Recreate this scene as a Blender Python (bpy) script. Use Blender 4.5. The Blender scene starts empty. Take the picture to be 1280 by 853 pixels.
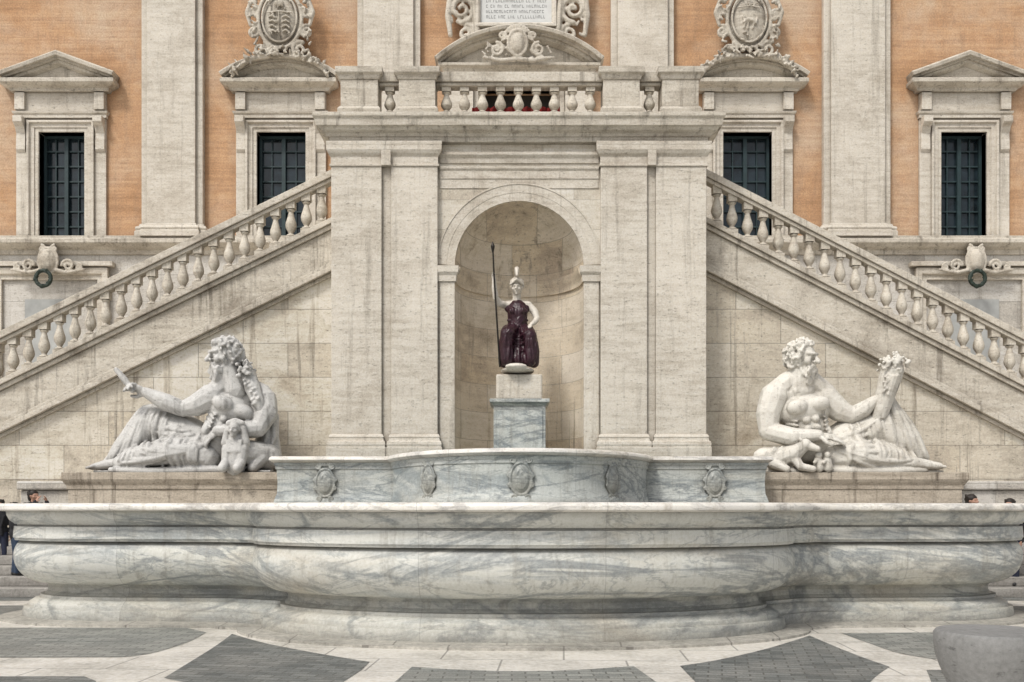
import bpy, bmesh, math, random
from mathutils import Vector, Matrix
from mathutils.bvhtree import BVHTree
R = math.radians
S = bpy.context.scene
COL = S.collection
F, CX, HY, EYE = 1236.0, 640.0, 635.0, 1.6
def X(px, d): return (px-CX)*d/F
def Z(py, d): return EYE+(HY-py)*d/F

# ------------------------------------------------------------------ materials
def newmat(name):
    m = bpy.data.materials.new(name); m.use_nodes = True
    nt = m.node_tree
    return m, nt, nt.nodes['Principled BSDF']
def sock(nt, s, v):
    if isinstance(v, bpy.types.NodeSocket): nt.links.new(v, s)
    else: s.default_value = v
def mixc(nt, fac, a, b, blend='MIX'):
    n = nt.nodes.new('ShaderNodeMix'); n.data_type = 'RGBA'; n.blend_type = blend
    sock(nt, n.inputs[0], fac)
    sock(nt, n.inputs[6], (*a, 1) if isinstance(a, tuple) else a)
    sock(nt, n.inputs[7], (*b, 1) if isinstance(b, tuple) else b)
    return n.outputs[2]
def ramp(nt, fac, stops):
    n = nt.nodes.new('ShaderNodeValToRGB'); nt.links.new(fac, n.inputs[0])
    e = n.color_ramp.elements
    while len(e) < len(stops): e.new(0.5)
    for el, (p, c) in zip(e, stops):
        el.position = p
        el.color = (c, c, c, 1) if not isinstance(c, tuple) else (*c, 1)
    return n.outputs[0]
def coords(nt, scale=(1, 1, 1), rnd=False, rot=(0, 0, 0)):
    tc = nt.nodes.new('ShaderNodeTexCoord'); v = tc.outputs['Object']
    if rnd:
        oi = nt.nodes.new('ShaderNodeObjectInfo')
        vm = nt.nodes.new('ShaderNodeVectorMath'); vm.operation = 'SCALE'
        vm.inputs[0].default_value = (17, 9, 13); nt.links.new(oi.outputs['Random'], vm.inputs['Scale'])
        va = nt.nodes.new('ShaderNodeVectorMath'); va.operation = 'ADD'
        nt.links.new(v, va.inputs[0]); nt.links.new(vm.outputs[0], va.inputs[1]); v = va.outputs[0]
    mp = nt.nodes.new('ShaderNodeMapping'); mp.inputs['Scale'].default_value = scale
    mp.inputs['Rotation'].default_value = rot
    nt.links.new(v, mp.inputs[0]); return mp.outputs[0]
def noise(nt, vec, scale=1, detail=6, rough=.6, dist=0):
    n = nt.nodes.new('ShaderNodeTexNoise'); nt.links.new(vec, n.inputs['Vector'])
    n.inputs['Scale'].default_value = scale; n.inputs['Detail'].default_value = detail
    n.inputs['Roughness'].default_value = rough; n.inputs['Distortion'].default_value = dist
    return n.outputs['Fac']
def bricks(nt, w, h, mortar=.01, plane='XZ', off=.5, rot=0):
    tc = nt.nodes.new('ShaderNodeTexCoord')
    sp = nt.nodes.new('ShaderNodeSeparateXYZ'); nt.links.new(tc.outputs['Object'], sp.inputs[0])
    cb = nt.nodes.new('ShaderNodeCombineXYZ')
    nt.links.new(sp.outputs[0], cb.inputs[0]); nt.links.new(sp.outputs[2 if plane == 'XZ' else 1], cb.inputs[1])
    mp = nt.nodes.new('ShaderNodeMapping'); mp.inputs['Rotation'].default_value = (0, 0, rot)
    nt.links.new(cb.outputs[0], mp.inputs[0])
    b = nt.nodes.new('ShaderNodeTexBrick'); nt.links.new(mp.outputs[0], b.inputs['Vector'])
    b.inputs['Scale'].default_value = 1; b.inputs['Mortar Size'].default_value = mortar
    b.inputs['Brick Width'].default_value = w; b.inputs['Row Height'].default_value = h
    b.inputs['Mortar Smooth'].default_value = .3; b.offset = off
    b.inputs['Color1'].default_value = (0, 0, 0, 1); b.inputs['Color2'].default_value = (1, 1, 1, 1)
    b.inputs['Mortar'].default_value = (.5, .5, .5, 1)
    return b.outputs['Color'], b.outputs['Fac']
def bumpn(nt, bsdf, h, strength=.4, dist=.02):
    b = nt.nodes.new('ShaderNodeBump'); b.inputs['Strength'].default_value = strength
    b.inputs['Distance'].default_value = dist
    nt.links.new(h, b.inputs['Height']); nt.links.new(b.outputs[0], bsdf.inputs['Normal'])
def madd(nt, a, b, op='ADD'):
    n = nt.nodes.new('ShaderNodeMath'); n.operation = op
    sock(nt, n.inputs[0], a); sock(nt, n.inputs[1], b); return n.outputs[0]

def travertine(name, light, dark, stain=(.2, .16, .12), joints=None, rnd=False, streak=.5, ao=.75, rough=.8, bump=.5, stri=6, jm=.42, fine_k=.32, patch=.6):
    m, nt, b = newmat(name)
    n1 = noise(nt, coords(nt, (.8, .8, stri), rnd), 1.6, 9, .68, .3)
    c = ramp(nt, n1, [(.32, dark), (.56, light)])
    n2 = noise(nt, coords(nt, (1, 1, 1.3), rnd), .7, 9, .7, .6)
    c = mixc(nt, ramp(nt, n2, [(.49, 0), (.70, patch)]), c, stain)
    n5 = noise(nt, coords(nt, (1, 1, 1), rnd), .45, 6, .62)
    c = mixc(nt, ramp(nt, n5, [(.47, 0), (.66, .65)]), c, tuple(min(1, x*1.14) for x in light))
    n3 = noise(nt, coords(nt, (4, 4, .22), rnd), 1.1, 8, .72, .25)
    c = mixc(nt, ramp(nt, n3, [(.54, 0), (.70, streak)]), c, tuple(x*.55 for x in stain))
    pit = noise(nt, coords(nt, (6, 6, 20), rnd), 1.8, 6, .68)
    pr = ramp(nt, pit, [(.32, 1), (.41, 0)])
    c = mixc(nt, madd(nt, pr, .6, 'MULTIPLY'), c, tuple(x*.45 for x in stain))
    fine = noise(nt, coords(nt, (1, 1, 1), rnd), 28, 5, .75)
    c = mixc(nt, fine_k, c, ramp(nt, fine, [(.3, .12), (.7, .92)]), 'OVERLAY')
    h = madd(nt, madd(nt, n1, .6, 'MULTIPLY'), madd(nt, pr, -.7, 'MULTIPLY'))
    h = madd(nt, h, madd(nt, fine, .35, 'MULTIPLY'))
    if joints:
        bc, bf = bricks(nt, joints[0], joints[1], joints[2])
        c = mixc(nt, .4, c, ramp(nt, bc, [(0, .27), (1, .8)]), 'OVERLAY')
        c = mixc(nt, madd(nt, bf, jm, 'MULTIPLY'), c, (.12, .1, .08))
        h = madd(nt, h, madd(nt, bf, -1.0, 'MULTIPLY'))
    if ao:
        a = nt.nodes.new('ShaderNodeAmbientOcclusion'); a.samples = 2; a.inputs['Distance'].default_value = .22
        c = mixc(nt, ramp(nt, a.outputs['AO'], [(.2, ao), (.72, 0)]), c, tuple(x*.42 for x in stain))  # deeper tone in creases and where parts meet, from the occlusion value
    nt.links.new(c, b.inputs['Base Color']); b.inputs['Roughness'].default_value = rough
    bumpn(nt, b, h, bump, .02)
    return m

M = {}
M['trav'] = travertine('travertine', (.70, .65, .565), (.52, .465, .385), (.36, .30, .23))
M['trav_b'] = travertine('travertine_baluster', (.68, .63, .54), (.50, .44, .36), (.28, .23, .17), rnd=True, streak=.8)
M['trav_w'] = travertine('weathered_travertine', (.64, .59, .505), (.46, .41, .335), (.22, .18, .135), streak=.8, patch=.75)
M['ashlar'] = travertine('travertine_ashlar', (.64, .585, .49), (.49, .435, .35), (.27, .22, .16), joints=(1.95, .74, .009), streak=.9, ao=0, jm=.55, fine_k=.28, patch=.8)
M['wallb'] = travertine('travertine_block_wall', (.67, .62, .53), (.53, .475, .39), (.37, .31, .23), joints=(1.3, .62, .005), ao=0)
M['niche'] = travertine('niche_stone', (.76, .675, .55), (.59, .51, .40), (.33, .26, .185), joints=(1.1, .62, .006), streak=.8, ao=0, jm=.45, fine_k=.25, patch=.7)
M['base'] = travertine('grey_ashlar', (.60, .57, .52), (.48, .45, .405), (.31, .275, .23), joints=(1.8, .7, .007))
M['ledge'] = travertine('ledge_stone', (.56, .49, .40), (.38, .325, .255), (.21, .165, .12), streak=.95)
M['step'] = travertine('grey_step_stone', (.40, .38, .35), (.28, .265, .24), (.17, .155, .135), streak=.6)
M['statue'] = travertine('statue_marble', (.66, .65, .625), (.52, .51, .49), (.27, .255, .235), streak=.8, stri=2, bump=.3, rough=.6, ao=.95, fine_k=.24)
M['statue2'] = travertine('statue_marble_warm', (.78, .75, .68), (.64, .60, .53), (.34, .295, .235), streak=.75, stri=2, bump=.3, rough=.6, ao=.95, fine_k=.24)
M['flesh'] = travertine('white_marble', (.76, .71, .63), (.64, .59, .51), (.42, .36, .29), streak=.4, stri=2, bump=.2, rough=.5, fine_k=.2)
M['bollard'] = travertine('bollard_stone', (.25, .25, .245), (.20, .20, .195), (.15, .15, .145), stri=1.2, bump=.12, streak=.3, ao=0, fine_k=.25)

def marble(name, light, vein, stain, warm, k=1):
    m, nt, b = newmat(name)
    n1 = noise(nt, coords(nt, (.3*k, .3*k, 1.3*k), rot=(0, R(13), 0)), 1.0, 8, .6, 1.0)
    c = ramp(nt, n1, [(.3, vein), (.42, tuple((x*.5+y*.5) for x, y in zip(light, vein))), (.48, light), (.56, light), (.62, tuple(.5*x+.5*y for x, y in zip(light, vein))), (.69, light)])
    for sc, wd, st, dst in ((1.0, .022, .8, 1.2), (2.2, .015, .5, 1.5)):
        n2 = noise(nt, coords(nt, (.28*k, .28*k, 1.05*k), rot=(0, R(-16), 0)), sc, 8, .62, dst)
        c = mixc(nt, ramp(nt, n2, [(.5-wd*2, 0), (.5, st), (.5+wd*1.5, 0)]), c, tuple(x*.7 for x in vein))
    n3 = noise(nt, coords(nt, (1, 1, 2.2)), .5, 7, .62, .5)
    c = mixc(nt, ramp(nt, n3, [(.5, 0), (.7, .6)]), c, warm)
    n4 = noise(nt, coords(nt, (6, 6, .4)), 1.0, 8, .74)
    c = mixc(nt, ramp(nt, n4, [(.52, 0), (.72, .6)]), c, stain)
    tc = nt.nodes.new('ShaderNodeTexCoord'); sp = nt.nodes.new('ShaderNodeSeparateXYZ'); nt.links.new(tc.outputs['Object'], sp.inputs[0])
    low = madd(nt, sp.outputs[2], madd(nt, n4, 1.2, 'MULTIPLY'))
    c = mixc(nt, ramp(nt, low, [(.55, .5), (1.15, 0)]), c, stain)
    fine = noise(nt, coords(nt), 26, 5, .75)
    c = mixc(nt, .3, c, ramp(nt, fine, [(.3, .15), (.7, .88)]), 'OVERLAY')
    bc, bf = bricks(nt, 2.15, 30, .006)
    c = mixc(nt, .16, c, ramp(nt, bc, [(0, .2), (1, .8)]), 'OVERLAY')
    c = mixc(nt, madd(nt, bf, .3, 'MULTIPLY'), c, (.1, .09, .08))
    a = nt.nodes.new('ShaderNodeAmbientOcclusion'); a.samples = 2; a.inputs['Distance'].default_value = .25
    c = mixc(nt, ramp(nt, a.outputs['AO'], [(.25, .8), (.75, 0)]), c, tuple(x*.5 for x in stain))  # darker colour in the moulding creases, driven by occlusion
    nt.links.new(c, b.inputs['Base Color']); b.inputs['Roughness'].default_value = .48
    bumpn(nt, b, madd(nt, fine, madd(nt, n1, .7, 'MULTIPLY')), .22, .015)
    return m
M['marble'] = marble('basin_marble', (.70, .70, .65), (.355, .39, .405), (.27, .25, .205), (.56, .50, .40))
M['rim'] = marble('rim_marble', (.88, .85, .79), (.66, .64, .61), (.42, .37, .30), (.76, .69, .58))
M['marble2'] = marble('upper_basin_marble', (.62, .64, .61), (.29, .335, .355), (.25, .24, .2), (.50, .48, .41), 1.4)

def plaster():
    m, nt, b = newmat('ochre_plaster')
    n1 = noise(nt, coords(nt, (1, 1, 1)), .7, 10, .72, .4)
    c = ramp(nt, n1, [(.3, (.42, .235, .12)), (.48, (.55, .33, .185)), (.68, (.62, .41, .26))])
    n2 = noise(nt, coords(nt, (4, 4, .35)), 1, 7, .72)
    c = mixc(nt, ramp(nt, n2, [(.5, 0), (.72, .6)]), c, (.35, .225, .14))
    n5 = noise(nt, coords(nt, (1, 1, 1)), .35, 7, .68, .4)
    c = mixc(nt, ramp(nt, n5, [(.45, 0), (.64, .75)]), c, (.61, .47, .345))
    n6 = noise(nt, coords(nt, (1, 1, 1)), 3.5, 6, .7, .4)
    c = mixc(nt, ramp(nt, n6, [(.53, 0), (.72, .55)]), c, (.38, .24, .15))
    bc, bf = bricks(nt, .27, .075, .012)
    c = mixc(nt, .08, c, ramp(nt, bc, [(0, .2), (1, .8)]), 'OVERLAY')
    sepb = noise(nt, coords(nt, (.6, .6, 13)), 1.0, 3, .5)
    c = mixc(nt, .16, c, ramp(nt, sepb, [(.35, .2), (.65, .8)]), 'OVERLAY')
    fine = noise(nt, coords(nt), 25, 5, .7)
    c = mixc(nt, .38, c, ramp(nt, fine, [(.3, .15), (.7, .88)]), 'OVERLAY')
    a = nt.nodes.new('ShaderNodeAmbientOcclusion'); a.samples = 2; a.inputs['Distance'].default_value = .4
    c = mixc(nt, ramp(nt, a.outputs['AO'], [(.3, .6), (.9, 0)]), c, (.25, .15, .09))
    nt.links.new(c, b.inputs['Base Color']); b.inputs['Roughness'].default_value = .9
    bumpn(nt, b, madd(nt, fine, madd(nt, bf, -.5, 'MULTIPLY')), .3, .015)
    return m
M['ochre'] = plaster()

def simple(name, col, rough=.7, var=.3, scale=6, metal=0, bump=.2):
    m, nt, b = newmat(name)
    n = noise(nt, coords(nt), scale, 6, .65)
    c = ramp(nt, n, [(.3, tuple(x*(1-var) for x in col)), (.7, tuple(min(1, x*(1+var)) for x in col))])
    nt.links.new(c, b.inputs['Base Color']); b.inputs['Roughness'].default_value = rough
    b.inputs['Metallic'].default_value = metal; bumpn(nt, b, n, bump, .01)
    return m
M['porphyry'] = simple('porphyry', (.036, .010, .018), .4, .5, 20)
M['bronze'] = simple('dark_bronze', (.035, .03, .026), .45, .4, 10, .6)
M['wreath'] = simple('dark_green_wreath', (.02, .035, .025), .6, .5, 30)
M['timber'] = simple('window_timber', (.02, .042, .047), .5, .3, 8)
M['glass'] = simple('window_glass', (.015, .025, .032), .1, .9, 1.6, 0, .08)
M['dark'] = simple('dark_interior', (.03, .025, .02), .9, .3)
M['red'] = simple('red_cloth', (.25, .015, .015), .85, .5, 9)
M['tablet'] = simple('tablet_marble', (.68, .69, .68), .5, .08, 4)
M['panelgrey'] = simple('grey_marble_panel', (.42, .43, .42), .5, .2, 2)
M['letter'] = simple('letter_grey', (.2, .2, .2), .7, .1)
M['skin'] = simple('skin', (.42, .24, .17), .6, .1)
M['hair'] = simple('dark_hair', (.02, .014, .01), .6, .3, 30)
M['black'] = simple('black_cloth', (.014, .014, .017), .85, .4, 14)
M['navy'] = simple('navy_cloth', (.02, .025, .05), .85, .3, 14)
M['jeans'] = simple('blue_denim', (.03, .05, .09), .85, .3, 20)
M['shoe'] = simple('shoe', (.03, .03, .03), .6, .3)
def water():
    m, nt, b = newmat('water')
    b.inputs['Base Color'].default_value = (.05, .09, .08, 1); b.inputs['Roughness'].default_value = .05
    bumpn(nt, b, noise(nt, coords(nt), 5, 3, .5), .15, .03); return m
M['water'] = water()
def cobble(name, lo, hi, rot):
    m, nt, b = newmat(name)
    bc, bf = bricks(nt, .26, .125, .010, 'XY', .5, R(rot))
    n = noise(nt, coords(nt), 1.3, 7, .65)
    c = ramp(nt, bc, [(0, lo), (1, hi)])
    c = mixc(nt, ramp(nt, n, [(.42, 0), (.72, .6)]), c, (.34, .33, .30))
    c = mixc(nt, madd(nt, bf, .6, 'MULTIPLY'), c, (.07, .065, .055))
    f = noise(nt, coords(nt), 45, 4, .7)
    c = mixc(nt, .4, c, ramp(nt, f, [(.3, .15), (.7, .88)]), 'OVERLAY')
    nt.links.new(c, b.inputs['Base Color']); b.inputs['Roughness'].default_value = .55
    bumpn(nt, b, madd(nt, madd(nt, bf, -1.2, 'MULTIPLY'), f), .6, .015)
    return m
M['cobble'] = cobble('dark_cobbles', (.10, .11, .107), (.215, .225, .215), 12)
M['cobble2'] = cobble('grey_cobbles', (.20, .21, .195), (.36, .365, .335), 0)
def slabs(name, lo, hi, k=1):
    m, nt, b = newmat(name)
    n = noise(nt, coords(nt, (1, 1, 1)), 1.1, 9, .7, .4)
    c = ramp(nt, n, [(.33, lo), (.58, hi)])
    f = noise(nt, coords(nt), 16, 6, .75)
    c = mixc(nt, .5, c, ramp(nt, f, [(.3, .15), (.7, .9)]), 'OVERLAY')
    bc, bf = bricks(nt, 1.3, .8, .012, 'XY', .5, R(3))
    c = mixc(nt, madd(nt, bf, .55, 'MULTIPLY'), c, (.1, .09, .08))
    nt.links.new(c, b.inputs['Base Color']); b.inputs['Roughness'].default_value = .7
    bumpn(nt, b, madd(nt, f, madd(nt, bf, -1, 'MULTIPLY')), .4, .012)
    return m
M['paving'] = slabs('travertine_paving', (.46, .435, .385), (.70, .665, .60))
M['ring'] = slabs('grey_stone_ring', (.27, .26, .23), (.44, .42, .375))

# ------------------------------------------------------------------ mesh helpers
XY = lambda a, b, h: (a, b, h)
XZ = lambda a, b, h: (a, h, b)
def sweep(bm, path, prof, mp=XY, closed=False):
    n = len(path); segs = []
    m = n if closed else n-1
    for i in range(m):
        a = path[i]; b = path[(i+1) % n]; dx = b[0]-a[0]; dy = b[1]-a[1]; L = math.hypot(dx, dy) or 1e-9
        segs.append((dy/L, -dx/L))
    rings = []
    for i in range(n):
        if closed: s1, s2 = segs[i-1], segs[i]
        else: s1, s2 = segs[max(0, i-1)], segs[min(m-1, i)]
        dot = 1+s1[0]*s2[0]+s1[1]*s2[1]; dot = max(dot, .4)
        mx, my = (s1[0]+s2[0])/dot, (s1[1]+s2[1])/dot
        rings.append([bm.verts.new(mp(path[i][0]+mx*o, path[i][1]+my*o, h)) for o, h in prof])
    k = len(prof)
    for i in range(m):
        a, b = rings[i], rings[(i+1) % n]
        for j in range(k):
            try: bm.faces.new((a[j], a[(j+1) % k], b[(j+1) % k], b[j]))
            except ValueError: pass
    if not closed:
        bm.faces.new(rings[0]); bm.faces.new(rings[-1][::-1])
class MB:
    def __init__(s): s.bm = bmesh.new()
    def box(s, x0, x1, y0, y1, z0, z1):
        v = [s.bm.verts.new(p) for p in ((x0,y0,z0),(x1,y0,z0),(x1,y1,z0),(x0,y1,z0),(x0,y0,z1),(x1,y0,z1),(x1,y1,z1),(x0,y1,z1))]
        for f in ((0,3,2,1),(4,5,6,7),(0,1,5,4),(1,2,6,5),(2,3,7,6),(3,0,4,7)): s.bm.faces.new([v[i] for i in f])
        return s
    def prism(s, poly, y0, y1, mp=XZ):
        a = [s.bm.verts.new(mp(p[0], p[1], y0)) for p in poly]; b = [s.bm.verts.new(mp(p[0], p[1], y1)) for p in poly]
        s.bm.faces.new(a); s.bm.faces.new(b[::-1]); n = len(poly)
        for i in range(n): s.bm.faces.new((a[i], b[i], b[(i+1) % n], a[(i+1) % n]))
        return s
    def sweep(s, *a, **k): sweep(s.bm, *a, **k); return s
    def lathe(s, c, prof, seg=20, a0=0, a1=2*math.pi):
        full = abs(a1-a0-2*math.pi) < 1e-6; n = seg if full else seg+1; rings = []
        for i in range(n):
            a = a0+(a1-a0)*i/seg
            rings.append([s.bm.verts.new((c[0]+r*math.cos(a), c[1]+r*math.sin(a), c[2]+z)) for r, z in prof])
        for i in range(seg):
            A, B = rings[i], rings[(i+1) % n]
            for j in range(len(prof)-1): s.bm.faces.new((A[j], B[j], B[j+1], A[j+1]))
        if full:
            s.bm.faces.new([r[0] for r in rings][::-1]); s.bm.faces.new([r[-1] for r in rings])
        return s
    def build(s, name, mat, parent=None, smooth=False, bevel=0, recalc=True):
        if recalc: bmesh.ops.recalc_face_normals(s.bm, faces=s.bm.faces)
        me = bpy.data.meshes.new(name); s.bm.to_mesh(me); s.bm.free()
        return link(name, me, mat, parent, smooth, bevel)
def link(name, me, mat, parent=None, smooth=False, bevel=0):
    o = bpy.data.objects.new(name, me); COL.objects.link(o); me.materials.clear(); me.materials.append(mat)
    if smooth is True:
        me.polygons.foreach_set('use_smooth', [True]*len(me.polygons))
    elif smooth:
        me.polygons.foreach_set('use_smooth', [True]*len(me.polygons)); me.set_sharp_from_angle(angle=R(smooth))
    if bevel:
        b = o.modifiers.new('bevel', 'BEVEL'); b.width = bevel; b.segments = 2; b.limit_method = 'ANGLE'; b.angle_limit = R(35)
    if parent: adopt(o, parent)
    return o
def adopt(o, parent):
    o.parent = parent
    if parent.type == 'EMPTY' and not parent.get('_local'):
        o.matrix_parent_inverse = Matrix.Translation(-parent.location)
def thing(name, label, cat, loc, group=None):
    o = bpy.data.objects.new(name, None); COL.objects.link(o); o.location = loc; o.empty_display_size = .3
    return tag(o, label, cat, group)
def tag(o, label, cat, group=None):
    o['label'] = label; o['category'] = cat
    if group: o['group'] = group
    return o

# ---- blob sculpting
def orient(side, fwd, up): return Matrix((side, fwd, up)).transposed().to_4x4()
def sph(bm, c, r, rot=None, sub=2):
    if not hasattr(r, '__len__'): r = (r, r, r)
    m = Matrix.Translation(c) @ (rot if rot else Matrix.Identity(4)) @ Matrix.Diagonal((*r, 1))
    bmesh.ops.create_icosphere(bm, subdivisions=sub, radius=1, matrix=m)
def cone(bm, a, b, ra, rb, seg=10):
    a = Vector(a); b = Vector(b); d = b-a; L = d.length
    if L < 1e-5: return
    q = d.to_track_quat('Z', 'Y').to_matrix().to_4x4()
    bmesh.ops.create_cone(bm, cap_ends=True, segments=seg, radius1=ra, radius2=rb, depth=L, matrix=Matrix.Translation((a+b)/2) @ q)
def chain(bm, pts, rs, sub=2):
    if not hasattr(rs, '__len__'): rs = [rs]*len(pts)
    for i, p in enumerate(pts):
        sph(bm, p, rs[i], sub=sub)
        if i: cone(bm, pts[i-1], p, rs[i-1], rs[i], 10 if sub > 1 else 7)
def bake(bm, name, mat, parent, voxel=.022, it=2, fac=.5):
    me = bpy.data.meshes.new('tmp'); bm.to_mesh(me); bm.free()
    t = bpy.data.objects.new('tmp', me); COL.objects.link(t)
    r = t.modifiers.new('r', 'REMESH'); r.mode = 'VOXEL'; r.voxel_size = voxel; r.use_smooth_shade = True
    if it:
        sm = t.modifiers.new('s', 'SMOOTH'); sm.factor = fac; sm.iterations = it
    dg = bpy.context.evaluated_depsgraph_get(); dg.update()
    out = bpy.data.meshes.new_from_object(t.evaluated_get(dg))
    bpy.data.objects.remove(t); bpy.data.meshes.remove(me); out.name = name
    return link(name, out, mat, parent, True)
class Fig:
    def __init__(s, d): s.d = d
    def p(s, px, py, dy=0): return Vector((X(px, s.d), s.d+dy, Z(py, s.d)))
    def m(s, r): return r*s.d/F
    def ch(s, bm, pts, rs): chain(bm, [s.p(*q) for q in pts], [s.m(r) for r in rs] if hasattr(rs, '__len__') else s.m(rs))
def at2(P, t):
    n = len(P)-1; k = min(int(t*n), n-1); u = t*n-k
    return (P[k][0]*(1-u)+P[k+1][0]*u, P[k][1]*(1-u)+P[k+1][1]*u)
def cloth(bm, f, bvh, A, B, n, r, sag, rng, steps=12, jit=4):
    for i in range(n):
        t = min(max((i+.5)/n+rng.uniform(-.35, .35)/n, 0), 1)
        a = at2(A, t); b = at2(B, min(max(t+rng.uniform(-.07, .07), 0), 1))
        mx = (a[0]+b[0])/2+sag[0]+rng.uniform(-jit, jit); my = (a[1]+b[1])/2+sag[1]+rng.uniform(-jit, jit)
        rr = f.m(r)*rng.uniform(.6, 1.35); u0 = rng.uniform(0, .22); u1 = 1-rng.uniform(0, .2); pts = []; rs = []
        def flush():
            if len(pts) > 1: chain(bm, list(pts), list(rs), 1)
            pts.clear(); rs.clear()
        for k in range(steps+1):
            w = k/steps; u = u0+(u1-u0)*w
            px = a[0]*(1-u)**2+mx*2*u*(1-u)+b[0]*u*u; py = a[1]*(1-u)**2+my*2*u*(1-u)+b[1]*u*u
            q = f.p(px, py, -3); h = bvh.ray_cast(q, Vector((0, 1, 0)), 6)
            if h[0] is None: flush(); continue
            if pts and abs(pts[-1].y-h[0].y) > .3: flush()
            pts.append(h[0]+Vector((0, -rr*.15, 0))); rs.append(rr*(.45+.75*math.sin(math.pi*min(1, w*1.1+.02))**.7))
        flush()
def head(bm, c, H, fwd, rng, beard=0, hair=0, up=Vector((0, 0, 1)), hr=1.0):
    fwd = fwd.normalized(); side = fwd.cross(up).normalized(); up = side.cross(fwd).normalized(); rot = orient(side, fwd, up)
    P = lambda s, f, u: c+side*s*H+fwd*f*H+up*u*H
    sph(bm, P(0, -.08, .15), (.70*H, .88*H, .85*H), rot, 3); sph(bm, P(0, .25, -.4), (.5*H, .58*H, .52*H), rot)
    chain(bm, [P(0, .78, .24), P(0, 1.12, -.16)], [.09*H, .14*H]); chain(bm, [P(-.15, .92, -.18), P(.15, .92, -.18)], .09*H)
    chain(bm, [P(-.44, .62, .28), P(-.2, .86, .29), P(.2, .86, .29), P(.44, .62, .28)], .1*H)
    for s in (-1, 1):
        sph(bm, P(s*.38, .58, -.16), .24*H); sph(bm, P(s*.27, .7, .07), .1*H)
        sph(bm, P(s*.72, 0, 0), (.1*H, .16*H, .24*H), rot)
    chain(bm, [P(-.2, .82, -.42), P(0, .92, -.4), P(.2, .82, -.42)], .07*H)
    chain(bm, [P(-.14, .82, -.56), P(.14, .82, -.56)], .08*H); sph(bm, P(0, .72, -.78), .2*H)
    for i in range(beard):
        u = rng.random(); s = rng.uniform(-.62, .62)*(1-.5*u); f = rng.uniform(.35, .92)*(1-.12*u); z = -.5-.85*u
        a = P(s, f, z); w = rng.uniform(-.12, .12)
        chain(bm, [a, a+Vector((w, w*.5, -.14))*H, a+Vector((-w*.3, 0, -.27))*H], [.1*H, .085*H, .05*H], 1)
    for i in range(hair):
        v = Vector((rng.gauss(0, 1), rng.gauss(0, 1), rng.gauss(0, 1))).normalized()
        if v.y > .5 and v.z < .62: continue
        if v.z < -.75: continue
        a = P(v.x*.8, v.y*.92-.08, v.z*.92+.15); d = P(v.x*.9+rng.uniform(-.14, .14), v.y*1.02-.08, v.z*1.0+.15+rng.uniform(-.14, .1))
        r = rng.uniform(.08, .15)*H*hr; chain(bm, [a, d], [r, r*.8], 1)
def hand(bm, w, d, palm, L, curl=.4, spread=.12, rr=1):
    d = d.normalized(); side = d.cross(palm).normalized(); palm = side.cross(d).normalized()
    c = w+d*L*.28; sph(bm, c, (L*.2, L*.3, L*.1), orient(side, d, palm))
    for i, (o, l) in enumerate(((-.17, .44), (-.06, .52), (.05, .49), (.15, .38))):
        p = w+d*L*.48+side*o*L; q = (d+side*o*spread*6).normalized(); r = L*.055*rr; pts = [p]; cu = curl*(1+.25*(i-1))
        for k in range(3):
            a = cu*(k+.6); dd = (q*math.cos(a)+palm*math.sin(a)).normalized(); p = p+dd*l*L*(.42, .32, .26)[k]; pts.append(p)
        chain(bm, pts, [r, r*.95, r*.85, r*.7], 1)
    p = w+d*L*.14-side*L*.16; q = (d*.7-side*.75+palm*.35).normalized()
    chain(bm, [p, p+q*L*.22, p+q*L*.22+(d+palm*.4-side*.1).normalized()*L*.2], [L*.08*rr, L*.062*rr, L*.05*rr], 1)
def torso(bm, sl, sr, pel, depth=.34, bulk=1.0):
    mid = (sl+sr)/2; up = (mid-pel).normalized(); side = (sr-sl); W = side.length; side = side.normalized()
    fr = up.cross(side).normalized()
    if fr.y > 0: fr = -fr
    side = (fr.cross(up)).normalized(); L = (mid-pel).length
    if side.dot(sr-sl) < 0: side = -side
    rot = orient(side, fr, up); P = lambda s, f, u: pel+side*s*W+fr*f*W+up*u*L
    sph(bm, P(0, 0, .74), (W*.49*bulk, W*depth, L*.33), rot, 3); sph(bm, P(0, 0, .42), (W*.38*bulk, W*depth*.86, L*.36), rot, 3)
    sph(bm, P(0, 0, .05), (W*.43*bulk, W*depth*.98, L*.3), rot, 3)
    chain(bm, [sl, P(0, 0, .98), sr], [W*.19, W*.19, W*.19])
    for s in (-1, 1):
        sph(bm, P(s*.21, depth*.78, .8), (W*.215, W*.15, L*.145), rot, 3); sph(bm, P(s*.21, depth*1.04, .74), W*.02, sub=1)
        for k in range(3): sph(bm, P(s*.09, depth*.84, .55-.16*k), (W*.082, W*.065, L*.07), rot)
        sph(bm, P(s*.33, depth*.4, .26), (W*.1, W*.15, L*.17), rot)
        for k in range(4): chain(bm, [P(s*.41, depth*.3, .62-.08*k), P(s*.27, depth*.8, .56-.08*k)], [W*.03, W*.028], 1)
    sph(bm, P(0, depth*.8, .16), (W*.19, W*.1, L*.11), rot)
    return P
def spiral(bm, c, r0, turns, a0, sgn, w, axis_y=0):
    pts = []; rs = []; n = int(14*turns)
    for i in range(n+1):
        u = i/n; a = a0+sgn*turns*2*math.pi*u; r = r0*(1-u*.85)
        pts.append(c+Vector((math.cos(a)*r, axis_y*u, math.sin(a)*r))); rs.append(w*(1-.35*u))
    chain(bm, pts, rs, 1)

AX = .15

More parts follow.
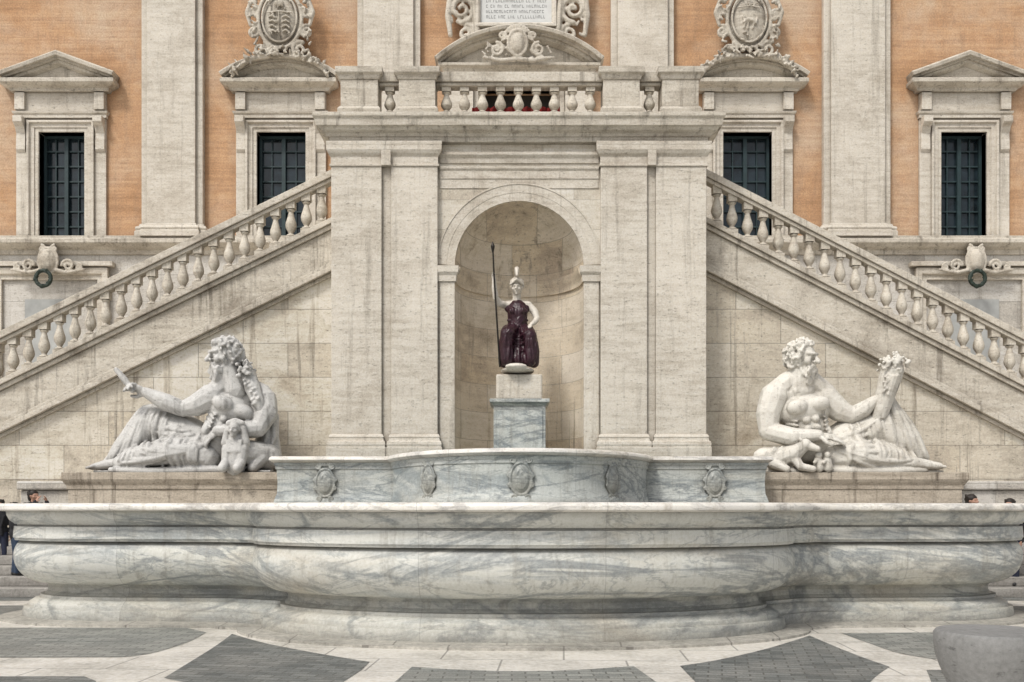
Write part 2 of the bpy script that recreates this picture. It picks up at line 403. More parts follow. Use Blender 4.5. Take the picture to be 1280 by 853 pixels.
# ================================================================== SETTING
g = MB(); v = [g.bm.verts.new(p) for p in ((-150, -60, 0), (150, -60, 0), (150, 240, 0), (-150, 240, 0))]; g.bm.faces.new(v)
o = g.build('ground', M['paving']); o['kind'] = 'structure'
def G(px, py): d = EYE*F/(py-HY); return ((px-CX)*d/F, d)
def cr(P, n=7):
    out = []
    for i in range(len(P)-1):
        a = P[max(0, i-1)]; b = P[i]; c = P[i+1]; d = P[min(len(P)-1, i+2)]
        for k in range(n):
            t = k/n; out.append(tuple(.5*((2*b[j])+(-a[j]+c[j])*t+(2*a[j]-5*b[j]+4*c[j]-d[j])*t*t+(-a[j]+3*b[j]-3*c[j]+d[j])*t**3) for j in (0, 1)))
    return out+[P[-1]]
def panel(curves, mat, z=.004):
    b = MB(); P = []
    for c in curves:
        c = [G(*p) for p in c]; P += cr(c) if len(c) > 2 else c
    b.bm.faces.new([b.bm.verts.new((x, y, z)) for x, y in P])
    o = b.build('paving_panel', M[mat]); o['kind'] = 'structure'
    for p in o.data.polygons:
        if p.normal.z < 0: o.data.flip_normals(); break
panel([[(-200, 785), (232, 785)], [(258, 791), (235, 803), (190, 817), (150, 822)], [(-200, 823), (-200, 800)]], 'cobble2')
panel([[(290, 793), (330, 804), (390, 816), (462, 828)], [(452, 838), (425, 856), (410, 868)], [(300, 868), (205, 848)], [(205, 848), (236, 829), (268, 809), (290, 793)]], 'cobble')
panel([[(515, 834), (580, 838), (650, 839.5), (720, 838), (792, 833)], [(830, 860), (870, 905)], [(430, 905), (488, 858)]], 'cobble2')
panel([[(1012, 795), (1040, 807), (1075, 821), (1112, 834)], [(1112, 834), (1095, 846), (1078, 864)], [(880, 864), (850, 833)], [(850, 833), (900, 825), (960, 811), (1012, 795)]], 'cobble')
panel([[(1052, 792), (1500, 788)], [(1500, 826), (1180, 826)], [(1180, 826), (1124, 817), (1085, 804), (1052, 792)]], 'cobble2')
panel([[(-200, 846), (105, 846)], [(120, 852), (120, 905)], [(-200, 905), (-200, 880)]], 'cobble')
panel([[(1158, 838), (1340, 838)], [(1340, 905), (1185, 905)]], 'cobble')
panel([[(-260, 742), (70, 742)], [(66, 751), (-260, 753)]], 'cobble')
panel([[(-260, 759), (60, 757)], [(50, 774), (-260, 777)]], 'cobble')
panel([[(1220, 742), (1500, 744)], [(1500, 753), (1230, 751)]], 'cobble')
panel([[(1230, 758), (1500, 758)], [(1500, 775), (1240, 775)]], 'cobble')

# ================================================================== PALACE
D = 26.0; YW = D
pal = thing('palace', 'ochre plaster palace facade with pale travertine giant pilasters and pedimented windows', 'building', (0, D, 0))
sF = D/F
def wallholes(x0, x1, z0, z1, y, yb, holes, name, mat):
    xs = sorted({x0, x1, *[h[0] for h in holes], *[h[1] for h in holes]}); zs = sorted({z0, z1, *[h[2] for h in holes], *[h[3] for h in holes]})
    b = MB()
    for i in range(len(xs)-1):
        for j in range(len(zs)-1):
            cx = (xs[i]+xs[i+1])/2; cz = (zs[j]+zs[j+1])/2
            if any(h[0] < cx < h[1] and h[2] < cz < h[3] for h in holes): continue
            b.bm.faces.new([b.bm.verts.new(p) for p in ((xs[i], y, zs[j]), (xs[i+1], y, zs[j]), (xs[i+1], y, zs[j+1]), (xs[i], y, zs[j+1]))])
    for a, c, e, f in holes:
        for q in (((a, e), (a, f)), ((c, f), (c, e)), ((a, f), (c, f)), ((c, e), (a, e))):
            (u, w), (u2, w2) = q
            b.bm.faces.new([b.bm.verts.new(p) for p in ((u, y, w), (u2, y, w2), (u2, yb, w2), (u, yb, w))])
    return b.build(name, M[mat], pal, recalc=False)
WZ0, WZ1 = Z(299, D), Z(166, D)
wins = [(78, 57, 'tri'), (352, 61, 'seg'), (934, 61, 'seg'), (1204, 57, 'tri')]
holes = [(X(c-w/2, D), X(c+w/2, D), WZ0, WZ1) for c, w, k in wins]
DZ = 9.6
holes.append((X(605, D), X(693, D), DZ, Z(112, D)))
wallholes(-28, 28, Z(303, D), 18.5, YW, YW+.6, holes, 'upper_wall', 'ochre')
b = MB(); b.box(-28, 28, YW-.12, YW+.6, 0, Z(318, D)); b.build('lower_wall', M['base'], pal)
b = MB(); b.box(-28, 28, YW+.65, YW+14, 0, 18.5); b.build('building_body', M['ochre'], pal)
b = MB(); zt = Z(318, D)
b.sweep([(-28, YW-.12), (28, YW-.12)], [(-.1, zt-.05), (.05, zt-.05), (.08, zt+.06), (.2, zt+.12), (.3, zt+.2), (.3, zt+.3), (.22, zt+.34), (.22, zt+.4), (-.1, zt+.4)])
b.build('string_course', M['trav_w'], pal, bevel=.01)
for a, c in ((180, 256), (448, 526), (763, 841), (1027, 1110)):
    b = MB(); x0, x1 = X(a, D), X(c, D); zb = Z(300, D)
    b.box(x0, x1, YW-.18, YW+.02, zb, 18.4); b.box(x0+.17, x1-.17, YW-.27, YW-.182, zb, 18.4)
    p = b.build('pilaster', M['trav'], pal, bevel=.012)
    b = MB(); pr = [(-.02, zb-.002), (.14, zb-.002), (.14, zb+.14), (.11, zb+.17), (.13, zb+.22), (.11, zb+.27), (.05, zb+.3), (.03, zb+.36), (-.02, zb+.36)]
    b.sweep([(x0, YW), (x0, YW-.18), (x0+.17, YW-.18), (x0+.17, YW-.27), (x1-.17, YW-.27), (x1-.17, YW-.18), (x1, YW-.18), (x1, YW)], pr)
    b.build('pilaster_base', M['trav'], p, bevel=.006)

def arc_pts(xc, half, zb, rise, n=24):
    Rr = (half*half+rise*rise)/(2*rise); a = math.asin(min(1, half/Rr)); cz = zb+rise-Rr
    return [(xc+Rr*math.sin(-a+2*a*i/n), cz+Rr*math.cos(-a+2*a*i/n)) for i in range(n+1)]
def pediment(b, xc, half, zb, rise, kind, yw, proj):
    path = [(xc-half, zb), (xc, zb+rise), (xc+half, zb)] if kind == 'tri' else arc_pts(xc, half, zb, rise)
    t = .17
    b.sweep(path, [(0, yw), (0, yw-proj*.7), (-.05, yw-proj*.72), (-.05, yw-proj*.95), (-t*.75, yw-proj), (-t, yw-proj*.9), (-t, yw)][::-1], XZ)
    b.sweep(path, [(.12, yw), (.12, yw-proj*.25), (.06, yw-proj*.5), (.001, yw-proj*.55), (.001, yw)], XZ)
for c, w, kind in wins:
    xc = X(c, D); hw = w/2*sF; U = sF
    b = MB()
    arch = [(xc-hw, WZ0), (xc-hw, WZ1), (xc+hw, WZ1), (xc+hw, WZ0)]
    y = YW
    b.sweep(arch, [(.0, y+.25), (.0, y-.06), (-.1, y-.06), (-.1, y-.09), (-.2, y-.09), (-.22, y-.15), (-.28, y-.15), (-.28, y+.02), (-.1, y+.02), (-.1, y+.25)], XZ)
    oh = 56*U
    zf0, zf1 = Z(150, D), Z(118, D)
    for s in (-1, 1):
        x0, x1 = sorted((xc+s*(hw+.282), xc+s*oh)); b.box(x0, x1, y-.08, y+.02, WZ0, zf0)
        x0, x1 = sorted((xc+s*(oh-.26), xc+s*(oh-.02)))
        b.prism([(y-.081, zf0-.9), (y-.14, zf0-.82), (y-.13, zf0-.6), (y-.12, zf0-.4), (y-.2, zf0-.25), (y-.32, zf0-.16), (y-.32, zf0-.002), (y-.081, zf0-.002)], x0, x1, lambda a, q, h: (h, a, q))
        b.box(x0-.01, x1+.01, y-.2, y-.1, zf0+.2, zf1-.03)
    b.box(xc-oh, xc+oh, y-.1, y+.02, zf0, zf1)
    b.sweep([(xc-oh, y), (xc-oh, y-.1), (xc+oh, y-.1), (xc+oh, y)], [(-.02, zf0+.002), (.03, zf0+.002), (.03, zf0+.09), (.06, zf0+.11), (.08, zf0+.17), (-.02, zf0+.17)])
    wnd = b.build('window', M['trav'], pal, bevel=.008)
    b = MB(); ph = 61*U; zc = Z(118, D)
    b.sweep([(xc-ph, y), (xc-ph, y-.2), (xc+ph, y-.2), (xc+ph, y)], [(-.1, zc), (.0, zc), (.04, zc+.07), (.14, zc+.11), (.22, zc+.16), (.22, zc+.25), (.18, zc+.28), (-.1, zc+.28)])
    zb = zc+.28
    half = 69*U; rs_ = 25*U if kind == 'tri' else 22*U
    pediment(b, xc, half, zb, rs_, kind, y, .44)
    pth = [(xc-half+.1, zb), (xc, zb+rs_-.06), (xc+half-.1, zb)] if kind == 'tri' else arc_pts(xc, half-.1, zb, rs_-.03)
    b.prism(pth, y-.1, y+.02)
    b.build('pediment', M['trav_w'], wnd, bevel=.006)
    b = MB(); b.box(xc-hw, xc+hw, y+.34, y+.36, WZ0, WZ1); b.build('pane', M['glass'], wnd)
    b = MB(); fw = .07
    b.box(xc-hw, xc-hw+fw, y+.24, y+.33, WZ0, WZ1); b.box(xc+hw-fw, xc+hw, y+.24, y+.33, WZ0, WZ1)
    b.box(xc-.05, xc+.05, y+.23, y+.33, WZ0, WZ1-fw); b.box(xc-hw+fw, xc+hw-fw, y+.24, y+.33, WZ1-fw, WZ1)
    b.box(xc-hw+fw, xc+hw-fw, y+.24, y+.33, WZ0, WZ0+.14)
    H = WZ1-WZ0
    for k in range(1, 7): b.box(xc-hw+fw, xc+hw-fw, y+.28, y+.328, WZ0+H*k/7-.018, WZ0+H*k/7+.018)
    for s in (-1, 1): b.box(xc+s*hw*.5-.014, xc+s*hw*.5+.014, y+.283, y+.326, WZ0+.1, WZ1-.05)
    b.build('glazing_frame', M['timber'], wnd)
# central door
b = MB(); y = YW; xc = X(649, D); hx0, hx1 = X(605, D), X(693, D); zt = Z(112, D)
b.sweep([(hx0, DZ), (hx0, zt), (hx1, zt), (hx1, DZ)], [(0, y+.3), (0, y-.1), (-.12, y-.1), (-.14, y-.18), (-.26, y-.18), (-.26, y+.3)], XZ)
for s in (-1, 1):
    x0, x1 = sorted((xc+s*(hx1-xc+.27), X(649+s*88, D))); b.box(x0, x1, y-.3, y+.02, DZ, Z(107, D))
b.box(X(561, D), X(737, D), y-.32, y+.02, Z(107, D)+.001, Z(98, D))
drw = b.build('doorway', M['trav'], pal, bevel=.01)
b = MB(); ph = 93*sF; zc = Z(98, D)
b.sweep([(xc-ph, y), (xc-ph, y-.35), (xc+ph, y-.35), (xc+ph, y)], [(-.2, zc+.001), (0, zc+.001), (.05, zc+.08), (.14, zc+.13), (.14, zc+.2), (-.2, zc+.2)])
pediment(b, xc, 99*sF, zc+.2, 38*sF, 'seg', y, .6)
b.prism(arc_pts(xc, 93*sF, zc+.2, 34*sF), y-.12, y+.02)
b.build('pediment', M['trav_w'], drw, bevel=.006)
b = MB(); b.box(hx0, hx1, y+.4, y+.45, DZ, zt); b.build('opening_shade', M['dark'], drw)  # dark sheet across the opening, the unlit interior put into its colour
rng = random.Random(5)
f = Fig(D-.68); bm = bmesh.new()
sph(bm, f.p(647, 55), (f.m(10), .14, f.m(14)), sub=3); n = 20
chain(bm, [f.p(647+12*math.cos(2*math.pi*i/n), 55-16*math.sin(2*math.pi*i/n), -.04) for i in range(n+1)], f.m(2), 1)
for i in range(9):
    a = R(25+130*i/8); f.ch(bm, [(647+math.cos(a)*9, 44-math.sin(a)*5), (647+math.cos(a)*15, 44-math.sin(a)*12)], [1.6, 2.2])
for s in (-1, 1):
    spiral(bm, f.p(647+s*26, 62), f.m(9), 1.6, R(90), s, f.m(2.3)); spiral(bm, f.p(647+s*19, 45), f.m(6), 1.5, R(-90), -s, f.m(1.9)); f.ch(bm, [(647, 74), (647+s*20, 76), (647+s*42, 72)], [3, 3, 1.8])
    for k in range(16):
        a, c = rng.uniform(14, 42), rng.uniform(56, 75); f.ch(bm, [(647+s*a, c), (647+s*(a+rng.uniform(-5, 5)), c+rng.uniform(-5, 5))], [1.7, .9])
bake(bm, 'scrolled_cartouche', M['trav_w'], pal, .019, 1)
# inscription tablet
b = MB(); yt = y-.28
b.box(X(601, D), X(689, D), yt, y, Z(36, D), Z(-40, D)); tb = b.build('inscription_tablet', M['tablet'], pal)
b = MB()
b.sweep([(X(601, D), Z(-40, D)), (X(601, D), Z(36, D)), (X(689, D), Z(36, D)), (X(689, D), Z(-40, D))][::-1], [(0, y), (0, yt-.06), (-.05, yt-.12), (-.12, yt-.12), (-.12, y)], XZ)
b.build('tablet_frame', M['trav'], tb, bevel=.008)
b = MB()
for r_ in range(9):
    zc = Z(28-r_*6.6, D); x = X(608, D)
    while x < X(682, D):
        h = .075; k = rng.randrange(5); w = .045
        b.box(x, x+.011, yt-.004, yt+.01, zc-h/2, zc+h/2)
        if k in (0, 1, 3): b.box(x+.011, x+w, yt-.004, yt+.01, zc+h/2-.012, zc+h/2)
        if k in (1, 2): b.box(x+.011, x+w, yt-.004, yt+.01, zc-h/2, zc-h/2+.012)
        if k in (3, 4): b.box(x+w-.011, x+w, yt-.004, yt+.01, zc-h/2, zc+h/2-.013)
        x += w+.022+(.05 if rng.random() < .18 else 0)
b.build('lettering', M['letter'], tb)
f = Fig(D-.3)
for s in (-1, 1):
    bm = bmesh.new()
    spiral(bm, f.p(647+s*70, 12), f.m(17), 1.7, R(-90), -s, f.m(3.8)); spiral(bm, f.p(647+s*64, 42), f.m(11), 1.6, R(90), s, f.m(3))
    spiral(bm, f.p(647+s*74, -18), f.m(14), 1.4, R(90), s, f.m(3.6))
    f.ch(bm, [(647+s*50, 50), (647+s*52, 20), (647+s*56, -10), (647+s*52, -40)], [4, 5, 5, 5])
    f.ch(bm, [(647+s*84, 44), (647+s*87, 20), (647+s*84, -6), (647+s*88, -30)], [3, 4, 4, 4])
    for k in range(26):
        a, c = rng.uniform(52, 84), rng.uniform(-25, 48); f.ch(bm, [(647+s*a, c), (647+s*(a+rng.uniform(-6, 6)), c+rng.uniform(-6, 6))], [rng.uniform(1.4, 2.6), 1.2])
    bake(bm, 'scroll_ornament', M['trav_w'], pal, .021, 1)

def coat(pxc, kind):
    f = Fig(D-.42); bm = bmesh.new(); P = lambda x, y_, dy=0: f.p(pxc+x, y_, dy)
    sph(bm, P(0, 26, .12), (f.m(25), .2, f.m(37)), sub=3)
    n = 32
    for q, w, rx, ry in ((0, 2.8, 27, 37), (1, 1.5, 21.5, 30)):
        chain(bm, [P(rx*math.cos(2*math.pi*i/n), 24-ry*math.sin(2*math.pi*i/n), -.06*q) for i in range(n+1)], f.m(w), 1)
    for s in (-1, 1):
        spiral(bm, P(s*30, -6), f.m(9), 1.6, R(-90), s, f.m(2.6)); spiral(bm, P(s*33, 40), f.m(8), 1.6, R(90), s, f.m(2.6))
        spiral(bm, P(s*24, 62), f.m(10), 1.5, R(60), s, f.m(2.8)); spiral(bm, P(s*34, 16), f.m(6), 1.4, R(-60), -s, f.m(2))
        chain(bm, [P(s*36, 0), P(s*41, 16), P(s*37, 32)], [f.m(2.2), f.m(3.4), f.m(2.2)], 1)
        chain(bm, [P(s*14, 70), P(s*38, 74), P(s*54, 86), P(s*60, 96)], [f.m(3.4), f.m(3.8), f.m(3), f.m(2)], 1)
        for k in range(34):
            u = rng.random(); a, c = 20+u*42, 68+u*u*26+rng.uniform(-8, 5); r = rng.uniform(1.2, 2.4)
            chain(bm, [P(s*a, c, rng.uniform(-.14, 0)), P(s*(a+rng.uniform(-5, 5)), c+rng.uniform(-5, 5), rng.uniform(-.14, 0))], [f.m(r), f.m(r*.6)], 1)
        for k in range(16):
            c = rng.uniform(-14, 60); a = 29+rng.uniform(-2, 9)
            chain(bm, [P(s*a, c, -.04), P(s*(a+rng.uniform(-4, 6)), c+rng.uniform(-5, 5), -.08)], [f.m(1.8), f.m(1)], 1)
    for k in range(26):
        a, c = rng.uniform(-16, 16), 63+rng.uniform(-4, 9); chain(bm, [P(a, c, -.06), P(a+rng.uniform(-5, 5), c+rng.uniform(-4, 4), -.12)], [f.m(2.1), f.m(1)], 1)
    if kind:
        chain(bm, [P(-16, 18, -.09), P(0, 17, -.13), P(16, 18, -.09)], f.m(1), 1); chain(bm, [P(0, 17, -.13), P(0, 52, -.08)], f.m(.9), 1)
        for q in (-8.5, 8.5):
            for k in range(4): chain(bm, [P(q-5, 24+k*6, -.1), P(q, 22+k*6, -.11), P(q+5, 25+k*6, -.1)], [f.m(1), f.m(1.5), f.m(.9)], 1)
        for k in range(26):
            a, c = rng.uniform(-13, 13), rng.uniform(-2, 48); sph(bm, P(a, c, -.1), (f.m(1.5), .04, f.m(1.5)), sub=1)
        sph(bm, P(0, 6, -.11), (f.m(6), .06, f.m(5)))
    else:
        chain(bm, [P(-7, 30, -.1), P(-3, 27, -.11), P(4, 28, -.11), P(8, 32, -.1)], [f.m(q) for q in (1.7, 2.5, 2.5, 1.5)], 1)
        for a, c, d_, e in ((-5, 29, -7, 37), (-2, 29, -2, 38), (5, 30, 4, 38), (-6, 28, -9, 22), (8, 31, 10, 24)): chain(bm, [P(a, c, -.1), P(d_, e, -.09)], [f.m(1.3), f.m(.9)], 1)
        chain(bm, [P(-15, 12, -.09), P(0, 10, -.12), P(15, 12, -.09)], f.m(1), 1)
        for k in range(24): sph(bm, P(rng.uniform(-12, 12), rng.choice((-1, 3, 7, 43, 47, 51))+rng.uniform(-1, 1), -.1), f.m(1.4), sub=1)
    for k in range(7): chain(bm, [P(-15+5*k, -8-(3-abs(k-3))*2, -.03), P(-18+6*k, -15-(3-abs(k-3))*4, -.06)], [f.m(2.6), f.m(2.8)], 1)
    bake(bm, 'coat_of_arms', M['trav_w'], pal, .018, 1)
coat(350, 1); coat(936, 0)

for sx, pc in ((-1, 60), (1, 1220)):
    b = MB(); xc = X(pc-sx*6, D); y2 = YW-.12; zt = Z(352, D)
    b.sweep([(xc-1.25, 4.0), (xc-1.25, zt), (xc+1.25, zt), (xc+1.25, 4.0)], [(0, y2+.02), (0, y2-.08), (-.12, y2-.08), (-.14, y2-.14), (-.3, y2-.16), (-.3, y2+.02)], XZ)
    b.box(xc-1.7, xc+1.7, y2-.22, y2+.01, zt+.33, zt+.45)
    fr = b.build('lower_window_frame', M['trav'], pal, bevel=.01)
    b = MB(); b.box(xc-.66, xc+.66, y2-.03, y2+.01, 5.0, Z(376, D)); b.build('grey_panel', M['panelgrey'], fr)
    f = Fig(D-.42); bm = bmesh.new(); P = lambda x, y_, dy=0: f.p(pc+x, y_, dy)
    sph(bm, P(0, 326), (f.m(11), .16, f.m(15)))
    n = 20; chain(bm, [P(12*math.cos(2*math.pi*i/n), 326-16*math.sin(2*math.pi*i/n)) for i in range(n+1)], f.m(2), 1)
    for s in (-1, 1):
        spiral(bm, P(s*25, 332), f.m(8), 1.5, R(180 if s > 0 else 0), -s, f.m(2.1)); chain(bm, [P(s*10, 338), P(s*24, 341), P(s*46, 337)], [f.m(2.8), f.m(2.4), f.m(1.5)], 1)
        spiral(bm, P(s*8, 311), f.m(5), 1.2, R(90), s, f.m(1.8)); spiral(bm, P(s*38, 334), f.m(5), 1.3, R(90), -s, f.m(1.6))
    bake(bm, 'cartouche', M['trav_w'], pal, .02, 1)
    bm = bmesh.new(); rg = random.Random(3)
    for i in range(26):
        a = 2*math.pi*i/26; c = P(9.5*math.cos(a)-2, 350-9.5*math.sin(a), -.17)
        sph(bm, c, f.m(2.8), sub=1)
        for k in range(2):
            q = c+Vector((rg.uniform(-1, 1), rg.uniform(-1, .3), rg.uniform(-1, 1)))*.07
            chain(bm, [c, q], [.03, .014], 1)
    w = bake(bm, 'wreath', M['wreath'], None, .016, 0)
    tag(w, 'dark green wreath hanging from the stone cartouche at the far %s of the facade' % ('left' if sx < 0 else 'right'), 'wreath', 'wreaths on the lower facade')

# ================================================================== STAIRCASE + NICHE BLOCK
DP, DWL, DS = 20.6, 20.74, 21.5
st = thing('staircase', 'travertine double staircase with balustrades meeting at a central block with arched niche', 'staircase', (AX, DWL, 0))
xl, xr = X(416, DWL), X(882, DWL)
zE = Z(178, DP)
zN0 = 2.3; nr = 80.5*DWL/F; ncx = X(649, DWL); zs = Z(332, DWL)
n = 28
arc = [(ncx-nr*math.cos(math.pi*i/n), zs+nr*math.sin(math.pi*i/n)) for i in range(n+1)]
b = MB()
L = [(xl, 0), (ncx-nr, 0)]+arc[:n//2+1]+[(ncx, zE), (xl, zE)]
Rr = [(xr, 0), (xr, zE), (ncx, zE)]+arc[n//2:]+[(ncx+nr, 0)]
for pl in (L, Rr): b.bm.faces.new([b.bm.verts.new((p[0], DWL, p[1])) for p in pl])
o = b.build('niche_wall', M['wallb'], st, recalc=False)
b = MB(); b.box(xl, xl+.3, DWL+.002, YW-.35, 0, zE); b.build('block_side', M['wallb'], st)
b = MB(); b.box(xr-.3, xr, DWL+.002, YW-.35, 0, zE); b.build('block_side', M['wallb'], st)
b = MB(); dep = nr*1.12
prof = [(1, 0), (1, zs-.001)]+[(math.cos(R(90)*k/12), zs+nr*math.sin(R(90)*k/12)) for k in range(0, 12)]+[(.003, zs+nr)]
rings = []
for i in range(33):
    a = math.pi*i/32
    rings.append([b.bm.verts.new((ncx+nr*r*math.cos(a), DWL+dep*r*math.sin(a), z)) for r, z in prof])
for i in range(32):
    for j in range(len(prof)-1): b.bm.faces.new((rings[i][j], rings[i+1][j], rings[i+1][j+1], rings[i][j+1]))
o = b.build('niche', M['niche'], st, smooth=40, recalc=False)
b = MB(); b.box(ncx-nr, ncx+nr, DWL, DWL+dep, zN0, zN0+.1); b.build('niche_floor', M['niche'], st)
b = MB(); im0, im1 = Z(353, DWL), Z(334, DWL); h = im1-im0
path = [(ncx-nr*math.cos(a), DWL+dep*math.sin(a)) for a in [math.pi*i/32 for i in range(33)]]
b.sweep(path, [(-.01, im0), (.04, im0), (.05, im0+h*.4), (.1, im0+h*.6), (.12, im0+h), (-.01, im0+h)])
b.build('niche_moulding', M['niche'], o, smooth=40)
for s in (-1, 1):
    b = MB(); x0, x1 = sorted((ncx+s*(nr-.0), X(649+s*99.5, DWL)))
    b.box(x0, x1, DWL-.05, DWL+.01, 2.2, im0+.001)
    b.sweep([(x0, DWL+.02), (x0, DWL-.05), (x1, DWL-.05), (x1, DWL+.02)], [(-.03, im0), (.03, im0), (.04, im0+h*.4), (.08, im0+h*.6), (.09, im0+h), (-.03, im0+h)])
    b.build('impost', M['trav'], st, bevel=.006)
b = MB()
b.sweep(arc, [(0, DWL+.1), (0, DWL-.015), (-.17, DWL-.015), (-.172, DWL-.021), (-.34, DWL-.021), (-.345, DWL-.035), (-.375, DWL-.035), (-.375, DWL+.01), (-.2, DWL+.01), (-.2, DWL+.1)], XZ)
b.build('archivolt', M['trav'], st, smooth=30)
b = MB(); z0 = Z(236, DWL)
xa, xb = X(549, DP), X(749, DP)
b.sweep([(xa, DWL), (xb, DWL)], [(-.02, z0), (.02, z0), (.02, z0+.18), (.04, z0+.2), (.04, z0+.36), (.07, z0+.4), (.07, z0+.45), (-.02, z0+.45)])
z0 = Z(205, DWL)
b.sweep([(xa, DWL), (xb, DWL)], [(-.02, z0), (.03, z0), (.05, z0+.1), (.1, z0+.16), (.1, z0+.22), (-.02, z0+.22)])
b.build('architrave', M['trav'], st, bevel=.005)
for a, c in ((477.2, 488.8), (809.2, 819.8)):
    b = MB(); b.box(X(a, DP), X(c, DP), DP+.075, DWL+.005, 2, zE-.5); b.box(X(a, DP), X(c, DP), DP-.085, DWL+.005, zE-.498, zE-.004); b.build('pilaster_backing', M['trav'], st)
for a, c in ((414, 477), (489, 547), (751, 809), (820, 883)):
    b = MB(); x0, x1 = X(a, DP), X(c, DP); zb = Z(572, DP)
    b.box(x0, x1, DP, DWL+.01, zb, zE)
    p = b.build('pilaster', M['trav'], st, bevel=.012)
    P3 = [(x0, DWL), (x0, DP), (x1, DP), (x1, DWL)]
    b = MB(); k0 = Z(208, DP)
    b.sweep(P3, [(-.02, k0), (.03, k0), (.03, k0+.04), (.01, k0+.05), (.01, k0+.2), (.06, k0+.26), (.09, k0+.32), (.09, k0+.42), (.095, k0+.43), (.095, zE-.002), (-.02, zE-.002)])
    b.build('capital', M['trav'], p, bevel=.005)
    b = MB(); k0 = Z(568, DP)
    b.sweep(P3, [(-.02, k0-.1), (.095, k0-.1), (.095, k0+.14), (.08, k0+.15), (.09, k0+.2), (.08, k0+.26), (.05, k0+.28), (.04, k0+.33), (.05, k0+.36), (.02, k0+.42), (-.02, k0+.42)])
    b.build('base_moulding', M['trav'], p, bevel=.005)
    b = MB(); b.box(x0-.098, x1+.098, DP-.14, DWL-.002, 0, k0-.102); b.build('plinth', M['trav'], p, bevel=.01)
b = MB(); ze = zE; x0, x1 = X(409, DP), X(888, DP)
b.box(x0+.05, x1-.05, DP-.02, YW-.4, ze, ze+.2)
b.sweep([(x0, YW-.4), (x0, DP-.04), (x1, DP-.04), (x1, YW-.4)], [(-.4, ze+.1), (0, ze+.1), (.03, ze+.16), (.12, ze+.2), (.16, ze+.26), (.2, ze+.26), (.22, ze+.4), (.26, ze+.44), (.26, ze+.52), (-.4, ze+.52)])
b.build('cornice', M['trav_w'], st, bevel=.012)
zL = ze+.52
b = MB(); b.box(x0+.35, x1-.35, DP+.3, YW-.4, ze+.2, zL); b.build('landing', M['trav'], st)

def baluster_mesh(Hh):
    b = MB(); q = 1.12
    b.box(-.11, .11, -.11, .11, -.05, .07)
    pr = [(.088, .07), (.096, .09), (.086, .11), (.05, .13), (.045, .15), (.07, .2), (.1, .26), (.108, .32), (.1, .38), (.074, .47), (.053, .56), (.048, .61), (.072, .635), (.08, .655), (.058, .675)]
    b.lathe((0, 0, 0), [(r*q, z*Hh/.8) for r, z in pr], 18)
    b.box(-.096, .096, -.096, .096, .675*Hh/.8, Hh+.06)
    bmesh.ops.recalc_face_normals(b.bm, faces=b.bm.faces)
    me = bpy.data.meshes.new('baluster'); b.bm.to_mesh(me); b.bm.free()
    return me
bme = baluster_mesh(.80); bfirst = link('baluster', bme, M['trav_b'], None, 30)
used = [False]
def put_bal(x, y, z, par, sc=1):
    if not used[0]: o = bfirst; used[0] = True
    else: o = bfirst.copy(); COL.objects.link(o)
    o.location = (x, y, z); o.scale = (1, 1, sc); adopt(o, par); return o
slope = {-1: .488, 1: .515}
for s in (-1, 1):
    sl = slope[s]; c0 = 649
    yt = lambda off: 216+sl*(off-236)
    def pt(off, k): return (X(c0+s*off, DS), Z(yt(off)+k, DS))
    def band(o0, o1, k0, k1, y0, y1, bb): bb.prism([pt(o0, k0), pt(o1, k0), pt(o1, k1), pt(o0, k1)], y0, y1)
    OA, OB = 230, 1020
    b = MB(); band(OA, OB, 0, 9, DS-.16, DS+.2, b); band(OA, OB, 9.05, 14, DS-.11, DS+.15, b)
    b.build('handrail', M['trav_w'], st, bevel=.012)
    b = MB(); band(OA, OB, 60, 67, DS-.18, DS+.3, b); band(OA, OB, 67.05, 73, DS-.12, DS+.3, b)
    band(OA, OB, 73.05, 114, DS-.05, DS+.3, b); band(OA, OB, 114.05, 119, DS-.12, DS+.3, b); band(OA, OB, 119.05, 126, DS-.17, DS+.3, b); band(OA, OB, 126.05, 131, DS-.06, DS+.3, b)
    b.build('stringer', M['trav_w'], st, bevel=.012)
    b = MB()
    pA, pB = pt(OA, 131.05), pt(OB, 131.05)
    b.prism([(pA[0], 0), pA, (pB[0], max(pB[1], .02)), (pB[0], 0)], DS+.02, DS+.5)
    b.build('flight_wall', M['ashlar'], st)
    b = MB(); nst = 44
    for k in range(nst):
        o0 = OA+(OB-OA)*k/nst; o1 = OA+(OB-OA)*(k+1)/nst
        xa, za = pt((o0+o1)/2, 64); xb, _ = pt(o1, 64); xa0, _ = pt(o0, 64)
        b.box(min(xa0, xb), max(xa0, xb), DS+.302, YW-.3, 0, max(za, .1))
    b.build('steps', M['trav'], st)
    off = 247
    while off < 960:
        x, z = pt(off, 60); put_bal(x, DS+.03, z-.0, st, (46*DS/F)/.80); off += 19.3
    b = MB(); x, z = pt(OB-10, 0); b.box(x-.3, x+.3, DS-.25, DS+.45, 0, z+.25); b.box(x-.36, x+.36, DS-.31, DS+.51, z+.25, z+.37); b.build('newel', M['trav'], st, bevel=.015)
DB = 20.85
ztp = Z(83, DB-.3)
